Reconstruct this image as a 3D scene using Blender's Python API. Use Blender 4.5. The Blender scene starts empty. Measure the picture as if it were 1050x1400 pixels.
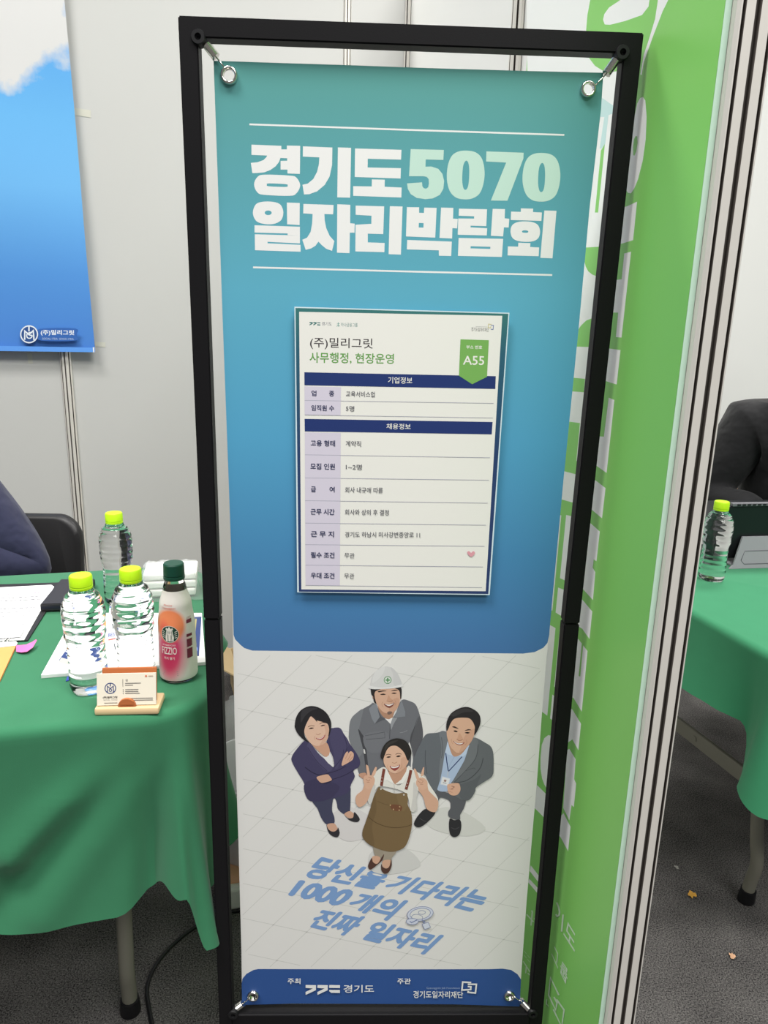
import bpy, bmesh, math, random
from mathutils import Vector, Matrix, Quaternion
from mathutils.geometry import tessellate_polygon
random.seed(7)
sc = bpy.context.scene
COL = sc.collection
PI = math.pi

# ------------------------------------------------------------------ camera
FPX = 1000.0
CAM = Vector((-0.0532, -1.0728, 1.3166))
YAW, PITCH, ROLL = 0.0307, 0.2549, 0.0252
FWD = Vector((math.sin(YAW)*math.cos(PITCH), math.cos(YAW)*math.cos(PITCH), -math.sin(PITCH)))
_r = Vector((math.cos(YAW), -math.sin(YAW), 0)); _u = _r.cross(FWD)
RIGHT = math.cos(ROLL)*_r + math.sin(ROLL)*_u
UP = -math.sin(ROLL)*_r + math.cos(ROLL)*_u
cd = bpy.data.cameras.new('camera'); cam = bpy.data.objects.new('camera', cd); COL.objects.link(cam)
cd.sensor_fit = 'VERTICAL'; cd.sensor_height = 24.0; cd.lens = FPX/1400.0*24.0
cd.clip_start = 0.02; cd.clip_end = 100
cam.matrix_world = Matrix(((RIGHT.x, UP.x, -FWD.x, CAM.x), (RIGHT.y, UP.y, -FWD.y, CAM.y), (RIGHT.z, UP.z, -FWD.z, CAM.z), (0, 0, 0, 1)))
sc.camera = cam

# ------------------------------------------------------------------ light
sc.view_settings.view_transform = 'Standard'
sc.view_settings.look = 'None'
sc.view_settings.gamma = 1.0
sc.view_settings.use_curve_mapping = False
sc.view_settings.exposure = 0.0
w = bpy.data.worlds.new('hall'); sc.world = w; w.use_nodes = True
bg = w.node_tree.nodes['Background']; bg.inputs[0].default_value = (0.93, 0.97, 1.0, 1); bg.inputs[1].default_value = 0.20

def lamp(name, loc, sx, sy, power, rot=(0, 0, 0), col=(1, 0.985, 0.96)):
    d = bpy.data.lights.new(name, 'AREA'); d.shape = 'RECTANGLE'; d.size = sx; d.size_y = sy; d.energy = power; d.color = col
    o = bpy.data.objects.new(name, d); COL.objects.link(o); o.location = loc; o.rotation_euler = rot
    return o
# rows of hall ceiling luminaires high above the booths
lamp('ceiling_lamp', (-2.2, -1.6, 6.0), 2.4, 1.2, 330)
lamp('ceiling_lamp', (1.6, -1.8, 6.0), 2.4, 1.2, 255)
lamp('ceiling_lamp', (-2.2, 2.6, 6.0), 2.4, 1.2, 220)
lamp('ceiling_lamp', (2.4, 2.4, 6.0), 2.4, 1.2, 275)
lamp('ceiling_lamp', (2.4, -5.0, 6.0), 4.0, 1.6, 300)

# ------------------------------------------------------------------ helpers
def lin(c):
    c = c/255.0
    return c/12.92 if c <= 0.04045 else ((c+0.055)/1.055)**2.4
def rgb(r, g, b, k=1.0): return (min(lin(r)*k, 0.95), min(lin(g)*k, 0.95), min(lin(b)*k, 0.95), 1.0)
MATS = {}
def mat(name, col, rough=0.5, metal=0.0, spec=0.4, bump=0.0, bscale=200.0, var=0.0, vscale=40.0, sheen=0.0, trans=0.0, ior=1.45, alpha=1.0):
    if name in MATS: return MATS[name]
    m = bpy.data.materials.new(name); m.use_nodes = True
    nt = m.node_tree; p = nt.nodes['Principled BSDF']
    c = rgb(*col) if len(col) == 3 else col
    p.inputs['Base Color'].default_value = c
    p.inputs['Roughness'].default_value = rough; p.inputs['Metallic'].default_value = metal
    p.inputs['Specular IOR Level'].default_value = spec
    p.inputs['IOR'].default_value = ior
    if trans: p.inputs['Transmission Weight'].default_value = trans
    if sheen:
        p.inputs['Sheen Weight'].default_value = sheen; p.inputs['Sheen Roughness'].default_value = 0.5
    if alpha < 1: p.inputs['Alpha'].default_value = alpha
    if bump or var:
        tc = nt.nodes.new('ShaderNodeTexCoord')
    if var:
        n = nt.nodes.new('ShaderNodeTexNoise'); n.inputs['Scale'].default_value = vscale; n.inputs['Detail'].default_value = 5
        nt.links.new(tc.outputs['Object'], n.inputs['Vector'])
        mx = nt.nodes.new('ShaderNodeMix'); mx.data_type = 'RGBA'
        mx.inputs['A'].default_value = tuple(max(0, x*(1-var)) for x in c[:3])+(1,)
        mx.inputs['B'].default_value = tuple(min(1, x*(1+var)) for x in c[:3])+(1,)
        nt.links.new(n.outputs['Fac'], mx.inputs['Factor']); nt.links.new(mx.outputs['Result'], p.inputs['Base Color'])
    if bump:
        n2 = nt.nodes.new('ShaderNodeTexNoise'); n2.inputs['Scale'].default_value = bscale; n2.inputs['Detail'].default_value = 3
        nt.links.new(tc.outputs['Object'], n2.inputs['Vector'])
        b = nt.nodes.new('ShaderNodeBump'); b.inputs['Strength'].default_value = bump; b.inputs['Distance'].default_value = 0.002
        nt.links.new(n2.outputs['Fac'], b.inputs['Height']); nt.links.new(b.outputs['Normal'], p.inputs['Normal'])
    MATS[name] = m
    return m
def ink(r, g, b):
    return mat('ink_%d_%d_%d' % (r, g, b), (r, g, b), rough=0.42, spec=0.35)
def ramp_mat(name, axis, stops, rough=0.42, spec=0.35):
    """printed colour ramp along a world axis: stops = [(coordinate, (r,g,b)), ...] ascending"""
    m = bpy.data.materials.new(name); m.use_nodes = True; nt = m.node_tree; p = nt.nodes['Principled BSDF']
    p.inputs['Roughness'].default_value = rough; p.inputs['Specular IOR Level'].default_value = spec
    tc = nt.nodes.new('ShaderNodeTexCoord'); sp = nt.nodes.new('ShaderNodeSeparateXYZ'); nt.links.new(tc.outputs['Object'], sp.inputs[0])
    mr = nt.nodes.new('ShaderNodeMapRange'); mr.inputs['From Min'].default_value = stops[0][0]; mr.inputs['From Max'].default_value = stops[-1][0]
    nt.links.new(sp.outputs[axis], mr.inputs['Value'])
    cr = nt.nodes.new('ShaderNodeValToRGB'); nt.links.new(mr.outputs['Result'], cr.inputs['Fac'])
    a, b = stops[0][0], stops[-1][0]
    el = cr.color_ramp.elements
    while len(el) < len(stops): el.new(0.5)
    for e, (v, c) in zip(el, stops): e.position = (v-a)/(b-a); e.color = rgb(*c)
    nt.links.new(cr.outputs['Color'], p.inputs['Base Color'])
    return m

def link(name, me, parent=None, loc=None):
    o = bpy.data.objects.new(name, me); COL.objects.link(o)
    if parent is not None: o.parent = parent
    if loc is not None: o.location = loc
    return o
def tag(o, label=None, cat=None, group=None, kind=None):
    if label: o['label'] = label
    if cat: o['category'] = cat
    if group: o['group'] = group
    if kind: o['kind'] = kind
    return o
def thing(name, loc, label, cat, group=None, rz=0.0):
    o = bpy.data.objects.new(name, None); COL.objects.link(o); o.location = loc; o.rotation_euler = (0, 0, rz)
    o.empty_display_size = 0.05
    return tag(o, label, cat, group)
def bmobj(name, bm, mats, parent=None, loc=None, smooth=False, angle=None):
    me = bpy.data.meshes.new(name)
    bmesh.ops.recalc_face_normals(bm, faces=bm.faces)
    bm.to_mesh(me); bm.free()
    for m in (mats if isinstance(mats, (list, tuple)) else [mats]): me.materials.append(m)
    if smooth:
        for p in me.polygons: p.use_smooth = True
        if angle is not None: me.set_sharp_from_angle(angle=math.radians(angle))
    return link(name, me, parent, loc)
def add_box(bm, c, s, rot=None, bev=0.0, mi=0):
    g = bmesh.ops.create_cube(bm, size=1.0)
    vs = g['verts']
    M = Matrix.Translation(Vector(c)) @ (rot.to_4x4() if rot is not None else Matrix.Identity(4)) @ Matrix.Diagonal((s[0], s[1], s[2], 1))
    bmesh.ops.transform(bm, matrix=M, verts=vs)
    fs = set(f for v in vs for f in v.link_faces)
    for f in fs: f.material_index = mi
    if bev > 0:
        es = list(set(e for v in vs for e in v.link_edges))
        r = bmesh.ops.bevel(bm, geom=es, offset=bev, segments=2, affect='EDGES', profile=0.5)
        for f in r['faces']: f.material_index = mi
def add_tube(bm, pts, r, n=10, mi=0, cap=True):
    pts = [Vector(p) for p in pts]
    rings = []
    up = None
    for i, p in enumerate(pts):
        t = (pts[min(i+1, len(pts)-1)]-pts[max(i-1, 0)]).normalized()
        if up is None:
            up = Vector((0, 0, 1)) if abs(t.z) < 0.9 else Vector((1, 0, 0))
        a = t.cross(up).normalized(); b = a.cross(t).normalized(); up = b
        rr = r[i] if isinstance(r, (list, tuple)) else r
        rings.append([bm.verts.new(p + rr*(math.cos(2*PI*k/n)*a+math.sin(2*PI*k/n)*b)) for k in range(n)])
    for i in range(len(rings)-1):
        for k in range(n):
            f = bm.faces.new((rings[i][k], rings[i][(k+1) % n], rings[i+1][(k+1) % n], rings[i+1][k])); f.material_index = mi; f.smooth = True
    if cap:
        f = bm.faces.new(rings[0][::-1]); f.material_index = mi
        f = bm.faces.new(rings[-1]); f.material_index = mi
def add_lathe(bm, prof, n=40, mi=0, M=None, rad=None):
    """prof: [(r, z)]; rad(theta, r, z) -> radius"""
    rings = []
    for (r, z) in prof:
        if r <= 1e-6: rings.append([bm.verts.new((0, 0, z))])
        else:
            rings.append([bm.verts.new(((rad(2*PI*k/n, r, z) if rad else r)*math.cos(2*PI*k/n), (rad(2*PI*k/n, r, z) if rad else r)*math.sin(2*PI*k/n), z)) for k in range(n)])
    vs = [v for q in rings for v in q]
    for i in range(len(rings)-1):
        A, B = rings[i], rings[i+1]
        if len(A) == 1 and len(B) == 1: continue
        for k in range(n):
            if len(A) == 1: f = bm.faces.new((A[0], B[k], B[(k+1) % n]))
            elif len(B) == 1: f = bm.faces.new((A[k], A[(k+1) % n], B[0]))
            else: f = bm.faces.new((A[k], A[(k+1) % n], B[(k+1) % n], B[k]))
            f.material_index = mi; f.smooth = True
    if M is not None: bmesh.ops.transform(bm, matrix=M, verts=vs)
    return vs
def catmull(pts, seg=5, closed=True):
    n = len(pts); out = []
    rng = range(n) if closed else range(n-1)
    for i in rng:
        if closed: p0, p1, p2, p3 = pts[(i-1) % n], pts[i], pts[(i+1) % n], pts[(i+2) % n]
        else: p0, p1, p2, p3 = pts[max(i-1, 0)], pts[i], pts[i+1], pts[min(i+2, n-1)]
        for k in range(seg):
            t = k/seg
            out.append(tuple(0.5*((2*b)+(-a+c)*t+(2*a-5*b+4*c-d)*t*t+(-a+3*b-3*c+d)*t**3) for a, b, c, d in zip(p0, p1, p2, p3)))
    if not closed: out.append(tuple(pts[-1]))
    return out
def skin(verts, edges, radii, sub=2):
    me = bpy.data.meshes.new('tmp'); me.from_pydata(verts, edges, []); o = bpy.data.objects.new('tmp', me); COL.objects.link(o)
    m = o.modifiers.new('s', 'SKIN')
    if not me.skin_vertices: bpy.context.view_layer.update()
    sv = me.skin_vertices[0].data
    for i, r in enumerate(radii):
        sv[i].radius = (r, r) if not isinstance(r, tuple) else r
        sv[i].use_root = (i == 0)
    m.use_smooth_shade = True
    s = o.modifiers.new('d', 'SUBSURF'); s.levels = sub; s.render_levels = sub
    bpy.context.view_layer.update()
    dg = bpy.context.evaluated_depsgraph_get()
    r = bpy.data.meshes.new_from_object(o.evaluated_get(dg))
    bpy.data.objects.remove(o); bpy.data.meshes.remove(me)
    for p in r.polygons: p.use_smooth = True
    return r

# rays from where the photograph was taken, used to lay things out on real planes
def ray(u, v): return RIGHT*((u-525)/FPX) - UP*((v-700)/FPX) + FWD
def hit(u, v, p0, n):
    d = ray(u, v); return CAM + d*((Vector(p0)-CAM).dot(n)/d.dot(n))
def on_z(u, v, z=0.0): return hit(u, v, (0, 0, z), Vector((0, 0, 1)))
def on_y(u, v, y=0.0): return hit(u, v, (0, y, 0), Vector((0, 1, 0)))

# flat print work on one plane --------------------------------------------------
class Plane:
    def __init__(s, o, ex, ey, n):           # n points to the viewer's side
        s.o, s.ex, s.ey, s.n = Vector(o), Vector(ex).normalized(), Vector(ey).normalized(), Vector(n).normalized()
    def uv(s, u, v):
        p = hit(u, v, s.o, s.n)-s.o; return (p.dot(s.ex), p.dot(s.ey))
    def at(s, a, b, d=0.0): return s.o + s.ex*a + s.ey*b + s.n*d
class Art:
    """collects polygons printed on a plane; becomes ONE mesh with several inks"""
    def __init__(s, plane, step=1.2e-5, base=0.0, tf=None):
        s.pl, s.step, s.d, s.tf = plane, step, base, tf
        s.V, s.F, s.mats, s.mi = [], [], [], []
    def m(s, mt):
        if mt not in s.mats: s.mats.append(mt)
        return s.mats.index(mt)
    def P(s, pts):
        if s.tf: pts = [s.tf(*p) for p in pts]
        return [s.pl.uv(*p) for p in pts]
    def raw(s, loops, mt, bump=True):
        if bump: s.d += s.step
        k = s.m(mt); flat = [q for l in loops for q in l]; b = len(s.V)
        try: tris = tessellate_polygon([[Vector((x, y, 0)) for x, y in l] for l in loops])
        except Exception: tris = []
        fine = getattr(s.pl, 'fine', 0)
        if fine:
            done, todo, flat = [], [tuple(t) for t in tris], list(flat)
            while todo:
                t = todo.pop(); e = [math.dist(flat[t[i]], flat[t[(i+1) % 3]]) for i in range(3)]; m = max(range(3), key=lambda i: e[i])
                if e[m] <= fine: done.append(t); continue
                i, j, o = t[m], t[(m+1) % 3], t[(m+2) % 3]
                flat.append(((flat[i][0]+flat[j][0])/2, (flat[i][1]+flat[j][1])/2)); q = len(flat)-1
                todo += [(i, q, o), (q, j, o)]
            tris = done
        s.V += [s.pl.at(x, y, s.d) for x, y in flat]
        for t in tris:
            s.F.append([b+i for i in t]); s.mi.append(k)
    def poly(s, pts, mt, holes=(), smooth=False, bump=True):
        if smooth: pts = catmull(pts)
        s.raw([s.P(pts)]+[s.P(h) for h in holes], mt, bump)
    def line(s, pts, wd, mt, closed=False, bump=True):
        """stroke of width wd (in the drawing's own pixels)"""
        if bump: s.d += s.step
        q = list(pts)
        if closed: q = q+[q[0]]
        k = s.m(mt)
        n = len(q); L, R = [], []
        for i in range(n):
            a = q[i-1] if i > 0 else (q[-2] if closed else q[0]); c = q[i+1] if i < n-1 else (q[1] if closed else q[-1]); b = q[i]
            d1 = (b[0]-a[0], b[1]-a[1]); d2 = (c[0]-b[0], c[1]-b[1])
            def nn(d):
                l = math.hypot(*d); return (-d[1]/l, d[0]/l) if l > 1e-9 else None
            n1, n2 = nn(d1), nn(d2); n1 = n1 or n2; n2 = n2 or n1
            mx, my = n1[0]+n2[0], n1[1]+n2[1]; ml = math.hypot(mx, my) or 1
            mx, my = mx/ml, my/ml
            cs = max(0.5, mx*n1[0]+my*n1[1]); h = wd/2/cs
            L.append((b[0]+mx*h, b[1]+my*h)); R.append((b[0]-mx*h, b[1]-my*h))
        L, R = s.P(L), s.P(R); b0 = len(s.V)
        s.V += [s.pl.at(x, y, s.d) for x, y in L]+[s.pl.at(x, y, s.d) for x, y in R]
        for i in range(n-1):
            s.F.append([b0+i, b0+i+1, b0+n+i+1, b0+n+i]); s.mi.append(k)
    def disc(s, c, r, mt, r2=None, n=24, hole=0.0, rot=0.0, bump=True):
        r2 = r2 or r
        def el(f): return [(c[0]+f*(r*math.cos(t)*math.cos(rot)-r2*math.sin(t)*math.sin(rot)), c[1]+f*(r*math.cos(t)*math.sin(rot)+r2*math.sin(t)*math.cos(rot))) for t in [2*PI*i/n for i in range(n)]]
        if hole: s.line(el((1+hole)/2), r*(1-hole), mt, closed=True, bump=bump)
        else: s.poly(el(1), mt, bump=bump)
    def text(s, body, tl, tr, bl, br=None, mt=None, bold=0.0, space=1.0, bump=True):
        """text whose inked box is mapped onto the quad tl-tr-br-bl"""
        if bump: s.d += s.step
        v1, f1 = glyphs(body, 0.0, space)
        off = ([(bold*math.cos(PI*i/4), bold*math.sin(PI*i/4)) for i in range(0, 8, 1 if bold > 0.03 else 2)] if bold > 0 else [])+[(0, 0)]
        vs = [(x+a, y+b) for a, b in off for x, y in v1]; fs = [[k*len(v1)+i for i in f] for k in range(len(off)) for f in f1]
        x0, x1 = min(v[0] for v in vs), max(v[0] for v in vs); y0, y1 = min(v[1] for v in vs), max(v[1] for v in vs)
        if br is None: br = (tr[0]+bl[0]-tl[0], tr[1]+bl[1]-tl[1])
        q = []
        for x, y in vs:
            a = (x-x0)/(x1-x0 or 1); b = (y1-y)/(y1-y0 or 1)
            q.append(tuple(tl[i]*(1-a)*(1-b)+tr[i]*a*(1-b)+bl[i]*(1-a)*b+br[i]*a*b for i in (0, 1)))
        b0 = len(s.V); k = s.m(mt)
        dk = 3e-6; n1 = len(v1)
        s.V += [s.pl.at(x, y, s.d+dk*(i//n1)) for i, (x, y) in enumerate(s.P(q))]
        s.d += dk*(len(off)-1)
        for f in fs: s.F.append([b0+i for i in f]); s.mi.append(k)
    def build(s, name, parent=None, warp=None, orient=True):
        me = bpy.data.meshes.new(name)
        V = [warp(v) for v in s.V] if warp else s.V
        me.from_pydata([tuple(v) for v in V], [], s.F)
        for mt in s.mats: me.materials.append(mt)
        me.polygons.foreach_set('material_index', s.mi)
        if orient:
            bm = bmesh.new(); bm.from_mesh(me); bmesh.ops.triangulate(bm, faces=bm.faces)
            bmesh.ops.delete(bm, geom=[f for f in bm.faces if f.calc_area() < 1e-12], context='FACES_ONLY')
            fl = [f for f in bm.faces if f.normal.dot(s.pl.n) < 0]
            bmesh.ops.reverse_faces(bm, faces=fl); bm.to_mesh(me); bm.free()
        me.update()
        return link(name, me, parent)
GC = {}
def glyphs(body, bold=0.0, space=1.0):
    k = (body, bold, space)
    if k in GC: return GC[k]
    c = bpy.data.curves.new('t', 'FONT'); c.body = body; c.size = 1; c.offset = bold; c.space_character = space; c.resolution_u = 3
    o = bpy.data.objects.new('t', c); COL.objects.link(o)
    dg = bpy.context.evaluated_depsgraph_get()
    me = bpy.data.meshes.new_from_object(o.evaluated_get(dg))
    r = ([(v.co.x, v.co.y) for v in me.vertices], [list(p.vertices) for p in me.polygons])
    bpy.data.objects.remove(o); bpy.data.curves.remove(c); bpy.data.meshes.remove(me)
    GC[k] = r
    return r
def crop(x0, y0, sc_): return lambda X, Y: (x0+X/sc_, y0+Y/sc_)

# ------------------------------------------------------------------ shared materials
M_black_steel = mat('black_powder_steel', (22, 21, 23), rough=0.5, spec=0.18, bump=0.05, bscale=600)
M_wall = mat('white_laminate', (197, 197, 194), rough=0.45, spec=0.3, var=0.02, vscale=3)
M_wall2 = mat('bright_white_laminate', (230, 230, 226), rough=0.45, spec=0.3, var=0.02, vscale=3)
M_alu = mat('satin_aluminium', (222, 218, 210), rough=0.42, metal=0.2, spec=0.5, bump=0.03, bscale=90)
M_groove = mat('dark_groove', (104, 98, 92), rough=0.7)
M_chrome = mat('bright_metal', (225, 222, 216), rough=0.18, metal=1.0)
M_blackplastic = mat('black_plastic', (22, 22, 24), rough=0.5)
M_skin = mat('skin', (214, 172, 146), rough=0.5, spec=0.3)
M_hair = mat('black_hair', (24, 22, 22), rough=0.45)
M_paper = mat('white_paper', (238, 238, 236), rough=0.6, spec=0.2)
M_legmetal = mat('grey_green_leg_paint', (122, 120, 108), rough=0.45, spec=0.4)

# ------------------------------------------------------------------ setting: floor and booth walls
def carpet():
    m = bpy.data.materials.new('charcoal_carpet'); m.use_nodes = True; nt = m.node_tree; p = nt.nodes['Principled BSDF']
    p.inputs['Roughness'].default_value = 0.95; p.inputs['Specular IOR Level'].default_value = 0.1
    tc = nt.nodes.new('ShaderNodeTexCoord')
    n1 = nt.nodes.new('ShaderNodeTexNoise'); n1.inputs['Scale'].default_value = 330; n1.inputs['Detail'].default_value = 4
    n2 = nt.nodes.new('ShaderNodeTexNoise'); n2.inputs['Scale'].default_value = 9; n2.inputs['Detail'].default_value = 6
    for n in (n1, n2): nt.links.new(tc.outputs['Object'], n.inputs['Vector'])
    a = nt.nodes.new('ShaderNodeMath'); a.operation = 'MULTIPLY_ADD'; a.inputs[1].default_value = 0.75
    nt.links.new(n1.outputs['Fac'], a.inputs[0])
    b = nt.nodes.new('ShaderNodeMath'); b.operation = 'MULTIPLY'; b.inputs[1].default_value = 0.18; nt.links.new(n2.outputs['Fac'], b.inputs[0]); nt.links.new(b.outputs[0], a.inputs[2])
    cr = nt.nodes.new('ShaderNodeValToRGB'); nt.links.new(a.outputs[0], cr.inputs['Fac'])
    cr.color_ramp.elements[0].position = 0.335; cr.color_ramp.elements[0].color = rgb(36, 35, 37)
    cr.color_ramp.elements[1].position = 0.595; cr.color_ramp.elements[1].color = rgb(122, 119, 116)
    nt.links.new(cr.outputs['Color'], p.inputs['Base Color'])
    bp = nt.nodes.new('ShaderNodeBump'); bp.inputs['Strength'].default_value = 0.5; bp.inputs['Distance'].default_value = 0.004
    nt.links.new(n1.outputs['Fac'], bp.inputs['Height']); nt.links.new(bp.outputs['Normal'], p.inputs['Normal'])
    return m
bm = bmesh.new(); add_box(bm, (0, 0.5, -0.05), (9, 8, 0.1))
tag(bmobj('floor', bm, carpet()), kind='structure')

HW = 2.5                                            # booth wall height
CORNER = Vector((0.081, 1.776, 0)); SEAM = Vector((-0.133, 1.745, 0)); POLE_L = Vector((-1.113, 1.60, 0))
SD = Vector((0.295-0.081, 0.03-1.776, 0)).normalized()       # side wall runs from the corner towards the viewer
SN = Vector((SD.y, -SD.x, 0))                                 # its face towards the left booth
if SN.x > 0: SN = -SN
BD = (SEAM-POLE_L).normalized(); BN = Vector((BD.y, -BD.x, 0))
if BN.y > 0: BN = -BN
def slab(name, a, b, n, th, h=HW, m=M_wall):
    """upright panel from a to b, its visible face on the line a-b, thickness away from n"""
    bm = bmesh.new(); a, b = Vector(a), Vector(b)
    d = b-a; c = (a+b)/2 - n*th/2; c.z = h/2+0.005
    add_box(bm, c, (d.length, th, h), Matrix.Rotation(math.atan2(d.y, d.x), 3, 'Z'), 0.0015)
    return tag(bmobj(name, bm, m), kind='structure')
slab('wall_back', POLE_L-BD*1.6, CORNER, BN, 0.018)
SIDE_LEN = (CORNER-Vector((0.335, -0.25, 0))).length
BT = 0.0075                                          # thickness of the graphic board on it
END = hit(935, 460, CORNER+SN*(BT+0.001), SN); END = CORNER+SD*(END-CORNER).dot(SD)   # near end of the side wall
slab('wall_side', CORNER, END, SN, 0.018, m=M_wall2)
RB = CORNER+Vector((0.06, 0.02, 0))
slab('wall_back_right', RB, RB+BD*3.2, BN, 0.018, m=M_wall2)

def pole(name, p, r=0.02, rot=0.0, h=HW+0.03):
    """eight-sided system post with a groove down every facet"""
    pts = []
    for k in range(8):
        a0 = rot+PI/4*k-PI/8; a1 = a0+PI/4
        A = Vector((math.cos(a0), math.sin(a0)))*r; B = Vector((math.cos(a1), math.sin(a1)))*r
        n = (A+B).normalized()
        for (t, d, g) in ((0, 0, 0), (0.36, 0, 1), (0.36, -0.3*r, 1), (0.64, -0.3*r, 1), (0.64, 0, 0)):
            q = A.lerp(B, t)+n*d; pts.append((q, g))
    bm = bmesh.new(); N = len(pts)
    lo = [bm.verts.new((p[0]+q.x, p[1]+q.y, 0.0)) for q, g in pts]; hi = [bm.verts.new((p[0]+q.x, p[1]+q.y, h)) for q, g in pts]
    for i in range(N):
        f = bm.faces.new((lo[i], lo[(i+1) % N], hi[(i+1) % N], hi[i])); f.material_index = pts[i][1]
    bm.faces.new(hi)
    return tag(bmobj(name, bm, [M_alu, M_groove]), kind='structure')
br = math.atan2(BD.y, BD.x)
pole('trim_1', POLE_L, 0.02, br+PI/8*0)
pole('trim_2', SEAM-BN*0.008, 0.017, br)
pole('trim_3', CORNER, 0.02, br)
def side_at(u, v=440):                               # where the vertical plane of the side wall meets a sight line
    return hit(u, v, CORNER, SN)
q = side_at(711, 60); pole('trim_4', (q.x, q.y), 0.02, br)
# near end post: wide extrusion with three grooves in its end face
def end_post(c):
    bm = bmesh.new()
    ax = Vector((-SN.x, -SN.y, 0)); ay = SD             # ax to the right booth, ay towards the viewer
    W, D = 0.045, 0.03
    prof = [(-W/2, -D), (-W/2, -0.004), (-W/2+0.003, 0)]
    for g, gw in ((-0.016, 0.0042), (0.0, 0.0068), (0.016, 0.0042)):
        prof += [(g-gw/2, 0), (g-gw/2, -0.007), (g+gw/2, -0.007), (g+gw/2, 0)]
    prof += [(W/2-0.003, 0), (W/2, -0.004), (W/2, -D)]
    N = len(prof)
    P = [c+ax*a+ay*b for a, b in prof]
    lo = [bm.verts.new((p.x, p.y, 0)) for p in P]; hi = [bm.verts.new((p.x, p.y, HW+0.03)) for p in P]
    for i in range(N):
        f = bm.faces.new((lo[i], lo[(i+1) % N], hi[(i+1) % N], hi[i]))
        a, b = prof[i], prof[(i+1) % N]
        if b[1] <= -0.0039 and a[1] <= 0 and -0.02 < a[0] < 0.02 and -0.02 < b[0] < 0.02 and abs(a[1]) + abs(b[1]) > 0.001: f.material_index = 1
        if a[1] == -0.007: f.material_index = 1
    bm.faces.new(hi)
    return tag(bmobj('trim_5', bm, [M_alu, M_groove]), kind='structure')
end_post(END + SD*0.012 - SN*0.0225)

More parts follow.
